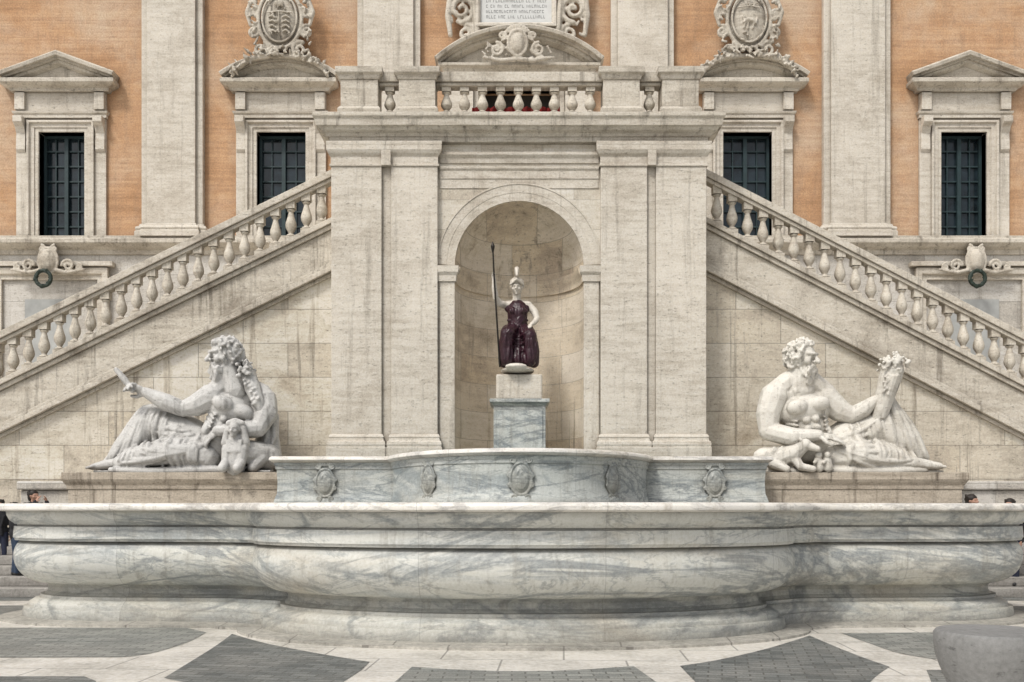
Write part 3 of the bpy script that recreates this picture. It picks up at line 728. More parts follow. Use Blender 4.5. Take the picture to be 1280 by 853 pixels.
for a, c in ((428, 474), (500, 545), (753, 798), (826, 871)):
    b = MB(); x0, x1 = X(a, DB), X(c, DB)
    b.box(x0, x1, DB-.22, DB+.4, zL+.002, ztp-.2)
    P4 = [(x0, DB+.4), (x0, DB-.22), (x1, DB-.22), (x1, DB+.4)]
    b.sweep(P4, [(-.1, zL+.002), (.06, zL+.002), (.06, zL+.18), (.02, zL+.24), (-.1, zL+.24)])
    b.sweep(P4, [(-.3, ztp-.24), (.02, ztp-.24), (.05, ztp-.16), (.1, ztp-.12), (.1, ztp), (-.3, ztp)])
    b.box(x0+.1, x1-.1, DB-.2, DB+.38, ztp-.1, ztp-.004)
    b.build('balustrade_pedestal', M['trav_w'], st, bevel=.008)
zr0 = Z(109, DB)
for a, c in ((474, 500), (545, 753), (798, 826)):
    b = MB(); x0, x1 = X(a, DB)+.005, X(c, DB)-.005
    b.box(x0, x1, DB-.12, DB+.26, zr0+.07, ztp-.03); b.box(x0, x1, DB-.07, DB+.21, zr0, zr0+.069); b.build('rail', M['trav_w'], st, bevel=.012)
    b = MB(); b.box(x0, x1, DB-.14, DB+.28, zL+.003, zL+.15); b.build('rail_base', M['trav_w'], st, bevel=.01)
for px in (558, 580.5, 603, 625.5, 648, 670.5, 693, 715.5, 738, 487, 812):
    put_bal(X(px, DB), DB+.07, zL+.15, st, (zr0-zL-.15)/.80)
b = MB()
pts = [(X(590+110*i/40, 21.5), 21.5+.06*math.sin(i*1.7)) for i in range(41)]
b.sweep(pts, [(0, zL+.01), (.02, zL+.01), (.02, zL+.56), (0, zL+.56)])
tag(b.build('red_cloth', M['red']), 'low dark red cloth behind the middle balusters of the top balustrade', 'cloth')

# ================================================================== STATUE LEDGES
for s, a, c, lab in ((-1, 76, 356, 'left'), (1, 946, 1212, 'right')):
    dl = 19.75; x0, x1 = X(a, dl), X(c, dl); zt = Z(591, dl+.2)
    b = MB(); b.box(x0+.1, x1-.1, dl+.1, DS+.0, 0, zt-.2)
    b.sweep([(x0+.1, DS-.01), (x0+.1, dl+.1), (x1-.1, dl+.1), (x1-.1, DS-.01)], [(-.3, zt-.34), (.02, zt-.34), (.03, zt-.26), (.07, zt-.2), (.1, zt-.14), (.1, zt), (-.3, zt)])
    b.box(x0+.25, x1-.25, dl+.2, DS-.02, zt-.1, zt-.003)
    lg = thing('statue_ledge', 'weathered stone ledge under the %s reclining statue' % lab, 'ledge', ((x0+x1)/2, dl+.8, 0))
    b.build('ledge', M['ledge'], lg, bevel=.012)
    b = MB(); xa, xb = (X(10, dl), X(74, dl)) if s < 0 else (X(1214, dl), X(1300, dl))
    b.box(xa, xb, dl+.5, DS, 0, Z(612, dl)); b.box(xa-.05, xb-.01, dl+.42, DS, Z(612, dl)+.002, Z(601, dl))
    b.build('end_block', M['base'], lg, bevel=.03)
ZLEDGE = Z(591, 19.95)

# ================================================================== STATUES
f = Fig(20.35); rng = random.Random(11); p = f.p; m = f.m
SL = thing('reclining_statue', 'grey marble reclining bearded man with outstretched arm, leaning on a small sphinx', 'statue', (X(235, 20.35), 20.35, ZLEDGE))
bm = bmesh.new()
sl, sr, pel = p(268, 497, -.14), p(328, 498, .12), p(272, 560, 0)
torso(bm, sl, sr, pel, .38, 1.1)
f.ch(bm, [(296, 488, -.05), (288, 464, -.1)], [17, 14]); f.ch(bm, [(270, 492, -.12), (290, 474, -.05), (326, 492, .1)], [13, 13, 13])
head(bm, p(283, 446, -.1), m(21), Vector((-.84, -.54, -.14)), rng, 150, 430)
for i in range(90):
    a, c, e = rng.uniform(290, 306), rng.uniform(446, 478), rng.uniform(-.15, .15); f.ch(bm, [(a, c, e), (a+rng.uniform(-3, 4), c+6, e)], [rng.uniform(2, 3.4), 1.8])
f.ch(bm, [(267, 498, -.16), (250, 508, -.22), (234, 513, -.27), (214, 505, -.32), (190, 493, -.36)], [17, 14, 10, 11, 6.4])
hand(bm, p(191, 494, -.36), Vector((-.86, -.12, .42)), Vector((.1, -.7, -.6)), m(32), .75, .06, 1.25)
f.ch(bm, [(176, 492, -.44), (166, 478, -.44), (156, 466, -.44)], [3, 4.4, 3.2])
f.ch(bm, [(328, 500, .08), (333, 517, -.05), (326, 537, -.2), (303, 540, -.38), (280, 541, -.42)], [17, 15, 11, 11, 7.4])
hand(bm, p(280, 541, -.42), Vector((-.75, -.1, -.6)), Vector((-.5, .2, -.8)), m(32), .35, .08, 1.2)
f.ch(bm, [(262, 560, .1), (222, 545, .1), (188, 530, .1), (170, 552, .05), (146, 576, 0)], [22, 20, 14, 12, 8])
f.ch(bm, [(156, 580, -.3), (140, 582, -.3), (124, 585, -.34)], [7, 6.5, 3.8])
for k in range(5): f.ch(bm, [(127, 584, -.40+.05*k), (119+k, 586, -.42+.06*k)], [2.2, 1.7])
bake(bm, 'body', M['statue'], SL, .0175, 1)
mass = bmesh.new()
def lm(mass, pts, rs): f.ch(mass, pts, rs)
lm(mass, [(260, 562, .05), (228, 544, .1), (187, 524, .1), (171, 548, .08), (152, 570, .02), (132, 584, 0)], [26, 27, 20, 18, 15, 8])
lm(mass, [(262, 572, -.22), (222, 566, -.34), (188, 572, -.34), (158, 581, -.3)], [19, 19, 15, 10])
lm(mass, [(250, 578, 0), (205, 572, .0), (176, 578, -.05), (152, 585, -.1)], [18, 24, 19, 11])
lm(mass, [(286, 572, .1), (322, 570, .25)], [18, 18]); lm(mass, [(336, 520, .3), (330, 548, .3), (330, 575, .25)], [9, 15, 20])
bv = BVHTree.FromBMesh(mass)
cloth(mass, f, bv, [(264, 548), (240, 532), (212, 516), (188, 506)], [(262, 590), (238, 592), (212, 592), (188, 592)], 14, 2.9, (-13, 6), rng)
cloth(mass, f, bv, [(176, 512), (186, 507), (194, 518)], [(128, 586), (150, 592), (182, 592)], 10, 2.7, (-5, 4), rng)
cloth(mass, f, bv, [(274, 548), (268, 560)], [(144, 590), (196, 546)], 8, 3.2, (0, 18), rng, 16)
cloth(mass, f, bv, [(252, 538), (278, 552)], [(198, 522), (192, 580)], 7, 2.7, (6, 14), rng, 14)
cloth(mass, f, bv, [(318, 500), (344, 520)], [(318, 556), (346, 570)], 6, 2.6, (4, 0), rng)
lm(mass, [(150, 589, -.45), (200, 591, -.5), (252, 589, -.45), (296, 589, -.3), (336, 588, 0)], [4, 5.5, 6, 6, 6])
bake(mass, 'drapery', M['statue'], SL, .017, 1, .4)
bm = bmesh.new()
f.ch(bm, [(312, 470, -.1), (318, 486, -.16), (326, 504, -.2), (334, 524, -.15)], [10, 10, 8, 5])
for i in range(100):
    a = rng.random()*6.28; rr = rng.uniform(0, 12)
    sph(bm, p(310+rr*math.cos(a), 466+rr*1.1*math.sin(a), -.14+rng.uniform(-.22, .1)), m(rng.uniform(1.8, 3.2)), sub=1)
for i in range(30): sph(bm, p(314+i*.4+rng.uniform(-6, 6), 478+i*1.0, -.3+rng.uniform(-.06, .06)), m(rng.uniform(1.8, 3)), sub=1)
bake(bm, 'cornucopia', M['statue'], SL, .0165, 1, .4)
bm = bmesh.new()
head(bm, p(303, 540, -.6), m(9.5), Vector((-.1, -1, -.05)), rng, 0, 0)
f.ch(bm, [(294, 538, -.5), (291, 556, -.5)], [4.4, 6]); f.ch(bm, [(312, 538, -.5), (315, 556, -.5)], [4.4, 6]); f.ch(bm, [(295, 532, -.52), (303, 529, -.52), (311, 532, -.52)], 3.8)
f.ch(bm, [(303, 552, -.48), (304, 566, -.44), (316, 569, -.2), (332, 572, .05)], [10, 15, 18, 19])
for x in (294, 312): f.ch(bm, [(x, 564, -.54), (x-1, 579, -.58), (x-2, 587, -.78)], [7.5, 6, 6])
f.ch(bm, [(303, 564, -.48), (303, 586, -.5)], [11, 12])
f.ch(bm, [(328, 574, -.2), (322, 586, -.4)], [11, 7])
for k in range(7): f.ch(bm, [(294+k*3, 553, -.62), (296+k*2.4, 567, -.66)], [1.5, 1.3])
bake(bm, 'sphinx', M['statue'], SL, .016, 1, .4)
b = MB(); b.box(X(122, 20.2), X(341, 20.2), 19.98, 21.2, ZLEDGE+.002, ZLEDGE+.05); b.build('base_slab', M['statue'], SL, bevel=.015)

# ---- right reclining figure
SR = thing('reclining_statue', 'pale marble reclining bearded man with bare chest, holding an upright horn of fruit', 'statue', (X(1065, 20.35), 20.35, ZLEDGE))
rng = random.Random(23); bm = bmesh.new()
sl, sr, pel = p(968, 495, -.05), p(1032, 497, .05), p(1012, 564, 0)
torso(bm, sl, sr, pel, .39, 1.12)
f.ch(bm, [(999, 490, 0), (1000, 466, -.05)], [19, 16]); f.ch(bm, [(970, 490, -.04), (985, 477, -.02), (999, 474, 0), (1015, 477, .02), (1031, 491, .04)], [14, 13, 14, 13, 14])
head(bm, p(1000, 449, -.1), m(21), Vector((.72, -.68, -.14)), rng, 130, 450)
f.ch(bm, [(967, 496, -.05), (959, 518, -.12), (957, 540, -.2), (984, 549, -.44), (1012, 547, -.54)], [18, 16, 12, 12, 7.6])
hand(bm, p(1012, 547, -.54), Vector((.95, -.1, -.12)), Vector((.1, .5, -.85)), m(36), .3, .08, 1.2)
f.ch(bm, [(1032, 498, .02), (1047, 513, -.05), (1062, 521, -.12), (1076, 513, -.16), (1088, 503, -.2)], [17, 14.5, 11, 10.5, 7])
hand(bm, p(1086, 504, -.2), Vector((.6, -.5, .5)), Vector((.6, .5, 0)), m(28), .7, .05, 1.2)
f.ch(bm, [(1022, 562, .1), (1062, 548, .08), (1096, 536, .05), (1118, 558, 0), (1140, 578, -.05)], [22, 20, 15, 12, 8])
f.ch(bm, [(1130, 580, -.35), (1148, 582, -.33), (1164, 584, -.38)], [8.5, 7, 4.6])
for k in range(5): f.ch(bm, [(1161, 583-k*.4, -.42+.05*k), (1170-k, 585, -.44+.06*k)], [2.4, 1.9])
bake(bm, 'body', M['statue2'], SR, .0175, 1)
mass = bmesh.new()
lm(mass, [(1034, 564, .08), (1064, 546, .1), (1096, 529, .08), (1116, 550, .08), (1138, 572, .02)], [23, 25, 21, 19, 13])
lm(mass, [(1036, 574, -.22), (1066, 570, -.32), (1098, 573, -.32), (1134, 581, -.3)], [17, 19, 15, 9])
lm(mass, [(1050, 578, 0), (1090, 574, .0), (1120, 578, -.05), (1146, 585, -.05)], [18, 24, 19, 10])
lm(mass, [(1108, 500, .05), (1118, 524, .08), (1130, 548, .1), (1146, 572, .08), (1156, 583, .05)], [11, 16, 20, 17, 8])
bv = BVHTree.FromBMesh(mass)
cloth(mass, f, bv, [(1036, 548), (1058, 530), (1082, 514), (1098, 510)], [(1042, 592), (1066, 592), (1090, 592), (1112, 592)], 12, 3, (12, 6), rng)
cloth(mass, f, bv, [(1100, 506), (1108, 492), (1119, 496)], [(1116, 592), (1142, 592), (1164, 586)], 12, 2.9, (6, 2), rng)
cloth(mass, f, bv, [(1026, 552), (1032, 566)], [(1100, 540), (1150, 590)], 8, 3.2, (0, 18), rng, 16)
cloth(mass, f, bv, [(1042, 543), (1024, 556)], [(1094, 518), (1100, 582)], 7, 2.7, (-6, 14), rng, 14)
lm(mass, [(1012, 589, -.35), (1056, 590, -.48), (1110, 590, -.48), (1146, 589, -.35), (1166, 588, -.1)], [6, 6, 5.5, 4.5, 3.5])
bake(mass, 'drapery', M['statue2'], SR, .017, 1, .4)
bm = bmesh.new()
f.ch(bm, [(1090, 534, -.1), (1096, 514, -.2), (1101, 492, -.24), (1106, 474, -.26), (1109, 466, -.26)], [7, 10, 11.5, 13, 14.5])
for k in range(8): f.ch(bm, [(1088+k*2.2, 524, -.2-.1*math.sin(k/7*3.14)), (1097+k*3.1, 474, -.34-.16*math.sin(k/7*3.14))], [1.2, 1.7])
for i in range(190):
    a = rng.random()*6.28; rr = rng.uniform(0, 17)
    sph(bm, p(1109+rr*math.cos(a), 461+rr*.6*math.sin(a)-abs(rng.gauss(0, 3.5)), -.26+rng.uniform(-.26, .22)), m(rng.uniform(1.8, 3.6)), sub=1)
for i in range(20): sph(bm, p(1098+rng.uniform(-4, 6), 472+i*1.3, -.44), m(rng.uniform(1.6, 2.6)), sub=1)
bake(bm, 'horn_of_fruit', M['statue2'], SR, .0165, 1, .4)
bm = bmesh.new()
f.ch(bm, [(954, 574, -.1), (970, 574, -.3), (984, 568, -.48), (993, 561, -.56)], [15, 15, 11, 8])
sph(bm, p(996, 558, -.6), m(7.5)); f.ch(bm, [(1000, 560, -.62), (1009, 564, -.7)], [5.6, 3.8])
for s in (-1, 1): f.ch(bm, [(993+s*3, 553, -.6+.03*s), (991+s*4, 548, -.58)], [2.4, 1.4])
f.ch(bm, [(984, 574, -.5), (990, 585, -.6), (1004, 588, -.68)], [7, 5, 4]); f.ch(bm, [(960, 580, -.4), (974, 588, -.55)], [8, 5])
for i in range(50):
    a, c = rng.uniform(950, 986), rng.uniform(560, 580); f.ch(bm, [(a, c, -.46), (a-3, c+5, -.46)], [1.7, 1])
for x in (1012, 1023):
    sph(bm, p(x, 571, -.6), m(4.4)); f.ch(bm, [(x, 577, -.56), (x+1, 586, -.55)], [5.2, 6.6]); f.ch(bm, [(x-2, 577, -.6), (x-6, 580, -.66)], [2.6, 2.2])
f.ch(bm, [(950, 589, -.2), (985, 591, -.4), (1030, 590, -.4)], [7, 7, 6])
bake(bm, 'wolf_and_infants', M['statue2'], SR, .0155, 1, .4)
b = MB(); b.box(X(945, 20.2), X(1174, 20.2), 19.98, 21.2, ZLEDGE+.002, ZLEDGE+.05); b.build('base_slab', M['statue2'], SR, bevel=.015)

# ---- pedestal and seated figure in the niche
PD = thing('statue_pedestal', 'stepped pedestal of pale stone block over grey marble under the seated statue', 'pedestal', (X(649, 21), 20.95, 0))
b = MB(); dp = 20.3
x0, x1 = X(617, dp), X(682, dp); b.box(x0, x1, dp, dp+1.1, 1.8, Z(508, dp))
zz = Z(508, dp)
b.sweep([(x0, dp+1.1), (x0, dp), (x1, dp), (x1, dp+1.1)], [(-.3, zz), (0, zz), (.03, zz+.05), (.08, zz+.08), (.08, zz+.15), (-.3, zz+.15)])
b.box(x0+.06, x1-.06, dp-.02, dp-.001, 2.6, zz-.08)
b.build('lower_block', M['marble2'], PD, bevel=.01)
b = MB(); x0, x1 = X(620, dp), X(678, dp); b.box(x0, x1, dp+.08, dp+1.05, zz+.152, Z(468, dp+.1)); b.build('upper_block', M['trav'], PD, bevel=.03)
zp = Z(468, dp+.1)
f = Fig(20.85); p = f.p; m = f.m; rng = random.Random(4)
GD = thing('seated_statue', 'seated statue in a dark purple robe with white head and arms in the niche', 'statue', (X(647, 20.85), 20.85, zp))
bm = bmesh.new()
head(bm, p(646, 361, -.08), m(9.6), Vector((-.1, -1, -.12)), rng, 0, 60, hr=.8)
f.ch(bm, [(646, 379, 0), (646, 368, -.02)], [6, 5.2]); f.ch(bm, [(633, 382, 0), (646, 382, 0), (660, 382, 0)], [5.6, 7, 5.6])
f.ch(bm, [(633, 382, 0), (625, 381, -.1), (620, 375, -.18), (618, 362, -.22), (618, 352, -.24)], [5.2, 4.5, 3.8, 3.4, 2.5])
hand(bm, p(618, 352, -.24), Vector((0, -.1, 1)), Vector((0, -1, 0)), m(10), .7, .05, 1.4)
f.ch(bm, [(660, 382, 0), (668, 390, -.04), (671, 400, -.1), (668, 406, -.28), (664, 410, -.4)], [5.2, 4.7, 4, 3.4, 2.6])
hand(bm, p(664, 410, -.4), Vector((-.3, -.8, -.4)), Vector((0, 0, -1)), m(10), .4, .1, 1.4)
f.ch(bm, [(647, 385, 0), (647, 420, .05)], [7, 8])
bake(bm, 'body', M['flesh'], GD, .0125, 1)
bm = bmesh.new()
sph(bm, p(646, 354.5, -.04), (m(9.2), m(11), m(7.5)))
f.ch(bm, [(646, 348, -.26), (646, 339, -.16), (646, 336.5, 0), (646, 343, .17), (646, 356, .24)], [1.6, 3, 3.4, 3.2, 2.4])
f.ch(bm, [(638, 358, -.18), (646, 353, -.28), (654, 358, -.18)], 1.5)
bake(bm, 'helmet', M['flesh'], GD, .013, 1)
bm = bmesh.new()
f.ch(bm, [(647, 388, 0), (647, 402, -.02), (647, 416, 0)], [13.5, 12.5, 15]); f.ch(bm, [(636, 386, -.02), (658, 386, -.02)], 5.6)
sph(bm, p(641, 391, -.16), m(5)); sph(bm, p(653, 391, -.16), m(5)); f.ch(bm, [(635, 402, -.12), (647, 404, -.22), (659, 402, -.12)], 1.6)
f.ch(bm, [(641, 416, 0), (636, 418, -.25), (634, 423, -.52), (633, 440, -.48), (634, 455, -.5)], [11, 10, 8.5, 7.5, 8])
f.ch(bm, [(653, 416, 0), (659, 419, -.25), (662, 425, -.48), (663, 440, -.44), (662, 455, -.46)], [11, 10, 8.5, 7.5, 8])
f.ch(bm, [(648, 428, -.22), (648, 442, -.26), (648, 455, -.34)], [9, 10, 11])
f.ch(bm, [(630, 426, -.1), (629, 440, -.12), (630, 455, -.2)], [6, 6.5, 7]); f.ch(bm, [(666, 426, -.1), (668, 440, -.1), (667, 455, -.18)], [6, 6.5, 7])
bv = BVHTree.FromBMesh(bm)
cloth(bm, f, bv, [(634, 382), (647, 386), (660, 382)], [(640, 403), (647, 404), (655, 403)], 9, 1.3, (0, 0), rng, 8, 1)
cloth(bm, f, bv, [(627, 428), (637, 426), (648, 430), (658, 428), (670, 428)], [(625, 463), (636, 464), (648, 464), (660, 464), (672, 463)], 19, 1.7, (0, 0), rng, 14, 2)
cloth(bm, f, bv, [(637, 416), (635, 436)], [(661, 418), (663, 440)], 6, 1.6, (0, 14), rng, 12, 1)
cloth(bm, f, bv, [(636, 406), (658, 406)], [(631, 424), (664, 424)], 9, 1.3, (0, 4), rng, 8, 1)
cloth(bm, f, bv, [(660, 386), (656, 400)], [(632, 418), (634, 428)], 4, 1.5, (-3, 6), rng, 10, 1)
bake(bm, 'robe', M['porphyry'], GD, .0125, 1, .4)
bm = bmesh.new()
sph(bm, p(647, 466, -.2), (m(22), .5, m(4.5))); sph(bm, p(645, 463, -.58), (m(14), .14, m(4)))
bake(bm, 'seat_base', M['flesh'], GD, .018, 1)
bm = bmesh.new(); f.ch(bm, [(616.5, 318, -.3), (618, 351, -.3), (625, 461, -.32)], [1.1, 1.2, 1.2]); f.ch(bm, [(616, 307, -.3), (616.3, 313, -.3), (616.5, 320, -.3)], [.5, 2.7, 1.2])
bake(bm, 'spear', M['bronze'], GD, .009, 0)

# ================================================================== BASINS
out = []
for i in range(-34, 35):
    t = R(i*84/34); out.append((AX+3.78*math.sin(t), 13.12-2.1*math.cos(t)))
right = [(AX+4.05, 13.11), (AX+4.5, 13.15), (AX+5.1, 13.2)]
cxx, cyy, ea, eb = AX+5.6, 14.9, 2.02, 1.68
for i in range(0, 29):
    t = R(-90+180*i/28); right.append((cxx+ea*math.cos(t), cyy+eb*math.sin(t)))
left = [(2*AX-.12-x, y_) for x, y_ in right][::-1]
outline = left+out+right
basin = thing('fountain_basin', 'large low veined marble basin with a bulging centre and pale rounded rim', 'fountain basin', (AX, 14.2, 0))
rimz = 1.66
pr_rim = [(-.42, rimz-.04), (-.38, rimz), (-.05, rimz+.003), (.0, rimz-.015), (.02, rimz-.045), (.01, rimz-.085), (-.04, rimz-.105), (-.12, rimz-.11), (-.42, rimz-.11)]
b = MB(); b.sweep(outline, pr_rim, closed=True); b.build('rim', M['rim'], basin, smooth=50)
zz = rimz-.112
pr = [(-.40, zz), (-.12, zz), (-.125, zz-.05), (-.16, zz-.12), (-.22, zz-.165), (-.23, zz-.18), (-.265, zz-.185), (-.265, zz-.205), (-.225, zz-.21), (-.21, zz-.37), (-.225, zz-.385), (-.235, zz-.41)]
for k in range(0, 15):
    a = R(58-k*9.5); pr.append((-.50+.33*math.cos(a)-.008*k, zz-.69+.34*math.sin(a)))
pr += [(-.64, zz-1.03), (-.675, zz-1.08), (-.67, zz-1.15), (-.63, zz-1.19), (-.57, zz-1.2), (-.57, zz-1.24), (-.5, zz-1.26), (-.42, zz-1.31), (-.41, zz-1.36), (-.35, zz-1.37), (-.33, .08), (-.33, .0), (-.95, .0), (-.95, .8), (-.5, 1.1)]
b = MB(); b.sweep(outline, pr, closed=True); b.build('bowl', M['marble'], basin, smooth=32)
b = MB(); b.sweep(outline, [(-.36, 0), (-.02, 0), (-.02, .03), (-.36, .05)], closed=True); b.build('plinth', M['ring'], basin)
wb = MB(); cl = [wb.bm.verts.new((AX+(x-AX)*.93, 14.2+(y_-14.2)*.86, 1.5)) for x, y_ in outline]; wb.bm.faces.new(cl)
o = wb.build('water', M['water']); o['kind'] = 'structure'
if o.data.polygons[0].normal.z < 0: o.data.flip_normals()
UB = thing('upper_basin', 'smaller grey-green marble basin with oval relief cartouches, behind and above the large basin', 'fountain basin', (AX, 18.4, 0))
xs0 = X(341, 19.0); xs1 = X(962, 19.0); ea, eb = 2.66, 4.1; TM = 70; yw_ = 19.02; ec = yw_+eb*math.cos(R(TM))
front = [(xs0, 20.4), (xs0, yw_)]
for i in range(-30, 31):
    t = R(i*TM/30); front.append((AX+ea*math.sin(t), ec-eb*math.cos(t)))
front += [(xs1, yw_), (xs1, 20.4)]
uz = 2.59
b = MB(); b.sweep(front, [(-.3, uz-.12), (-.28, uz), (.02, uz), (.06, uz-.03), (.07, uz-.07), (.03, uz-.1), (0, uz-.12)]); b.build('rim', M['rim'], UB, smooth=50)
b = MB(); b.sweep(front, [(-.28, uz-.122), (-.01, uz-.122), (-.015, uz-.16), (-.035, uz-.19), (-.035, uz-.24), (-.055, uz-.26), (-.07, uz-.5), (-.06, uz-.72), (-.03, uz-.8), (-.01, uz-.86), (-.01, uz-.92), (.03, uz-.96), (.03, .4), (-.28, .4)])
b.build('bowl', M['marble2'], UB, smooth=32)
b = MB(); cl = [b.bm.verts.new((AX+(x-AX)*.95, y_+.12, uz-.14)) for x, y_ in front]; b.bm.faces.new(cl); o = b.build('pool_floor', M['water'], UB)
bm = bmesh.new(); n = 24; rng = random.Random(9)
sph(bm, Vector((0, 0, 0)), (.155, .06, .24), sub=3)
chain(bm, [Vector((.18*math.cos(2*math.pi*i/n), -.01, .27*math.sin(2*math.pi*i/n))) for i in range(n+1)], .024, 1)
chain(bm, [Vector((.105*math.cos(2*math.pi*i/n), -.04, .165*math.sin(2*math.pi*i/n))) for i in range(n+1)], .012, 1)
for k in range(5): chain(bm, [Vector((-.07+.035*k, -.05, -.1)), Vector((-.06+.03*k, -.055, .02))], .009, 1)
for k in range(7): sph(bm, Vector((rng.uniform(-.07, .07), -.05, rng.uniform(.04, .13))), .017, sub=1)
for s in (-1, 1):
    spiral(bm, Vector((s*.14, -.02, .31)), .065, 1.5, R(90), s, .018); spiral(bm, Vector((s*.12, -.02, -.31)), .06, 1.5, R(-90), -s, .018)
    spiral(bm, Vector((s*.205, -.02, .06)), .045, 1.4, R(90), s, .014); spiral(bm, Vector((s*.2, -.02, -.1)), .04, 1.4, R(-90), -s, .013)
for k in range(5): chain(bm, [Vector((-.06+.03*k, -.02, .33)), Vector((-.1+.05*k, -.03, .40))], .014, 1)
c0 = bake(bm, 'cartouche', M['marble2'], None, .011, 1)
spots = [(X(407, 19.1), 19.06, 0), (X(893, 19.1), 19.06, 0)]
for t in (-38, 0, 38):
    t = R(t); px, py = AX+(ea-.06)*math.sin(t), ec-(eb-.06)*math.cos(t)
    nx, ny = math.sin(t)/ea, -math.cos(t)/eb; spots.append((px, py, math.atan2(nx, -ny)))
for i, (x, y_, a) in enumerate(spots):
    o = c0 if i == 0 else c0.copy()
    if i: COL.objects.link(o)
    o.location = (x, y_, uz-.51); o.rotation_euler = (0, 0, a)
    adopt(o, UB)

# ================================================================== SIDE STEPS
for s, lab in ((-1, 'left'), (1, 'right')):
    b = MB()
    for k in range(5):
        x0, x1 = sorted((s*7.2+AX, s*15)); b.box(x0, x1, 17.6+.42*k, DS-.003*k, .17*k if k else 0, .17*(k+1)-.002)
    o = b.build('stone_steps', M['step'], None, bevel=.012)
    tag(o, 'low grey stone steps behind the %s end of the large basin' % lab, 'steps')

# ================================================================== PEOPLE
def person(label, px, d, z, H, yaw, jacket, trousers, pose, group=None):
    T = bpy.data.objects.new('person', None); COL.objects.link(T); T['_local'] = 1
    T.location = (X(px, d), d, z); T.rotation_euler = (0, 0, yaw); tag(T, label, 'person', group)
    k = H/1.75; V = lambda x, y_, z_: Vector((x, y_, z_))*k
    rg = random.Random(px); sides = (-1, 1)
    arm = {s: [V(s*.19, 0, 1.42), V(*pose[s][0]), V(*pose[s][1])] for s in sides}
    hip = {s: [V(s*.09, 0, .92), V(s*.11, -.03, .5), V(s*.11, .02, .09)] for s in sides}
    bm = bmesh.new()
    head(bm, V(0, -.01, 1.62), .115*k, Vector((0, -1, 0)), rg, 0, 0)
    chain(bm, [V(0, .01, 1.44), V(0, 0, 1.55)], [.06*k, .052*k]); sph(bm, V(0, 0, 1.25), (.16*k, .1*k, .22*k)); sph(bm, V(0, 0, .98), (.15*k, .1*k, .16*k))
    for s in sides:
        chain(bm, [V(s*.08, 0, 1.4)]+arm[s], [.05*k, .05*k, .042*k, .03*k]); d_ = (arm[s][2]-arm[s][1]).normalized()
        hand(bm, arm[s][2], d_, Vector((-s, 0, 0)) if abs(d_.x) < .8 else Vector((0, -1, 0)), .18*k, .3, .05, 1.15)
        chain(bm, hip[s], [.085*k, .055*k, .04*k]); chain(bm, [V(s*.11, .02, .06), V(s*.12, -.14, .035)], [.04*k, .03*k])
    bake(bm, 'body', M['skin'], T, .012, 1)
    bm = bmesh.new()
    sph(bm, V(0, .01, 1.26), (.2*k, .14*k, .24*k), sub=3); sph(bm, V(0, .01, 1.0), (.185*k, .135*k, .18*k), sub=3); chain(bm, [V(-.17, .01, 1.41), V(0, .01, 1.44), V(.17, .01, 1.41)], [.07*k, .075*k, .07*k])
    chain(bm, [V(-.07, .0, 1.47), V(0, .05, 1.49), V(.07, .0, 1.47)], .035*k)
    for s in sides:
        chain(bm, arm[s], [.075*k, .06*k, .045*k])
        chain(bm, [V(s*.1, -.1, 1.35), V(s*.04, -.13, 1.1), V(s*.06, -.12, .9)], .03*k)
    bake(bm, 'jacket', M[jacket], T, .016, 1)
    bm = bmesh.new(); sph(bm, V(0, 0, .93), (.17*k, .12*k, .12*k), sub=3)
    for s in sides: chain(bm, hip[s], [.105*k, .078*k, .065*k])
    bake(bm, 'trousers', M[trousers], T, .016, 1)
    for s in sides:
        bm = bmesh.new(); chain(bm, [V(s*.11, .04, .055), V(s*.115, -.08, .05), V(s*.12, -.16, .04)], [.052*k, .05*k, .038*k]); bake(bm, 'shoe', M['shoe'], T, .014, 1)
    bm = bmesh.new(); sph(bm, V(0, .02, 1.67), (.098*k, .115*k, .095*k), sub=3); sph(bm, V(0, .06, 1.6), (.09*k, .075*k, .11*k))
    for i in range(30):
        a = rg.uniform(0, 6.28); sph(bm, V(.085*math.cos(a), .03+.095*math.sin(a)*(1 if math.sin(a) > 0 else .6), 1.68+rg.uniform(-.03, .06)), .028*k, sub=1)
    bake(bm, 'hair', M['hair'], T, .012, 1)
    return T
down = {-1: ((-.25, .02, 1.14), (-.24, -.08, .9)), 1: ((.25, .02, 1.14), (.24, -.08, .9))}
raise_ = {-1: ((-.26, -.16, 1.22), (-.12, -.24, 1.5)), 1: ((.26, -.16, 1.22), (.12, -.26, 1.5))}
person('person in a black jacket with both hands raised to the face at far left', 42, 18.8, .34, 1.6, R(60), 'black', 'navy', raise_)
person('person in black standing beside the one with raised hands, nearer the left edge', 20, 18.4, .34, 1.36, R(130), 'black', 'jeans', down)
person('person in dark clothes cut off by the extreme left edge of the picture', 0, 19.3, .34, 1.42, R(20), 'black', 'navy', down)
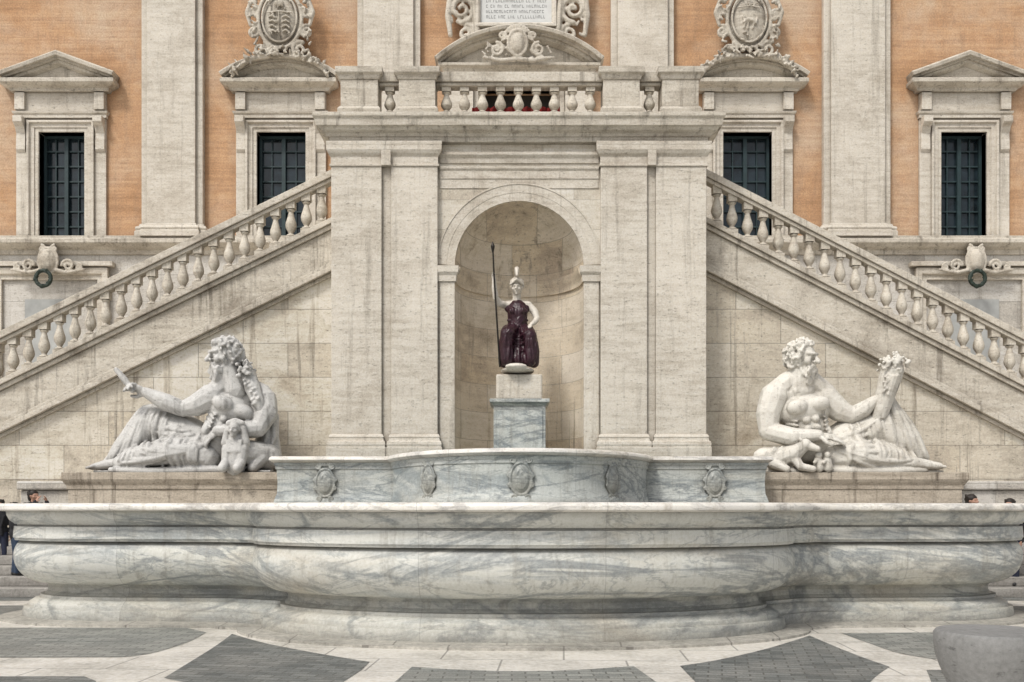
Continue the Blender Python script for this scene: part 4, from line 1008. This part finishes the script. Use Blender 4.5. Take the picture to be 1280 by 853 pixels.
person('person with dark hair showing only as a head above the right rim', 1215, 18.6, .17, 1.68, R(30), 'navy', 'jeans', down)
person('person in black standing past the right end of the large basin', 1262, 18.2, .17, 1.6, R(-40), 'black', 'navy', down)

# ================================================================== BOLLARD
b = MB(); d = 6.2; cx_ = X(1243, d)
b.lathe((cx_, d, 0), [(.36, 0), (.36, .1), (.3, .13), (.24, .2), (.24, .36), (.27, .48), (.32, .6), (.345, .68), (.355, .75), (.355, .81), (.34, .83), (.27, .836), (.12, .838), (.02, .84)], 48)
o = b.build('stone_bollard', M['bollard'], None, smooth=40)
tag(o, 'round grey stone bollard in the bottom right foreground', 'bollard')

# ================================================================== CAMERA, LIGHT
cam = bpy.data.cameras.new('camera'); co = bpy.data.objects.new('camera', cam); COL.objects.link(co)
co.location = (0, 0, EYE); co.rotation_euler = (R(90), 0, 0)
cam.sensor_width = 36; cam.lens = 36*F/1280; cam.shift_y = (HY-426.5)/1280; cam.clip_end = 600
S.camera = co
w = bpy.data.worlds.new('World'); S.world = w; w.use_nodes = True; nt = w.node_tree
bg = nt.nodes['Background']; sky = nt.nodes.new('ShaderNodeTexSky'); sky.sky_type = 'NISHITA'; sky.sun_disc = False
v = Vector((-.45, -.66, 1.0)).normalized()
sky.sun_elevation = math.asin(v.z); sky.sun_rotation = math.atan2(v.x, v.y) % (2*math.pi)
sky.dust_density = 4; sky.air_density = 1.0; sky.ozone_density = .6
hs = nt.nodes.new('ShaderNodeHueSaturation'); hs.inputs['Saturation'].default_value = .35
nt.links.new(sky.outputs[0], hs.inputs['Color']); nt.links.new(hs.outputs[0], bg.inputs[0]); bg.inputs[1].default_value = .12
sl_ = bpy.data.lights.new('sun', 'SUN'); sl_.energy = 1.75; sl_.angle = R(10); sl_.color = (1, .96, .89)
so = bpy.data.objects.new('sun', sl_); COL.objects.link(so); so.rotation_euler = v.to_track_quat('Z', 'Y').to_euler()
S.view_settings.view_transform = 'Standard'; S.view_settings.look = 'None'; S.view_settings.exposure = 0; S.view_settings.gamma = 1
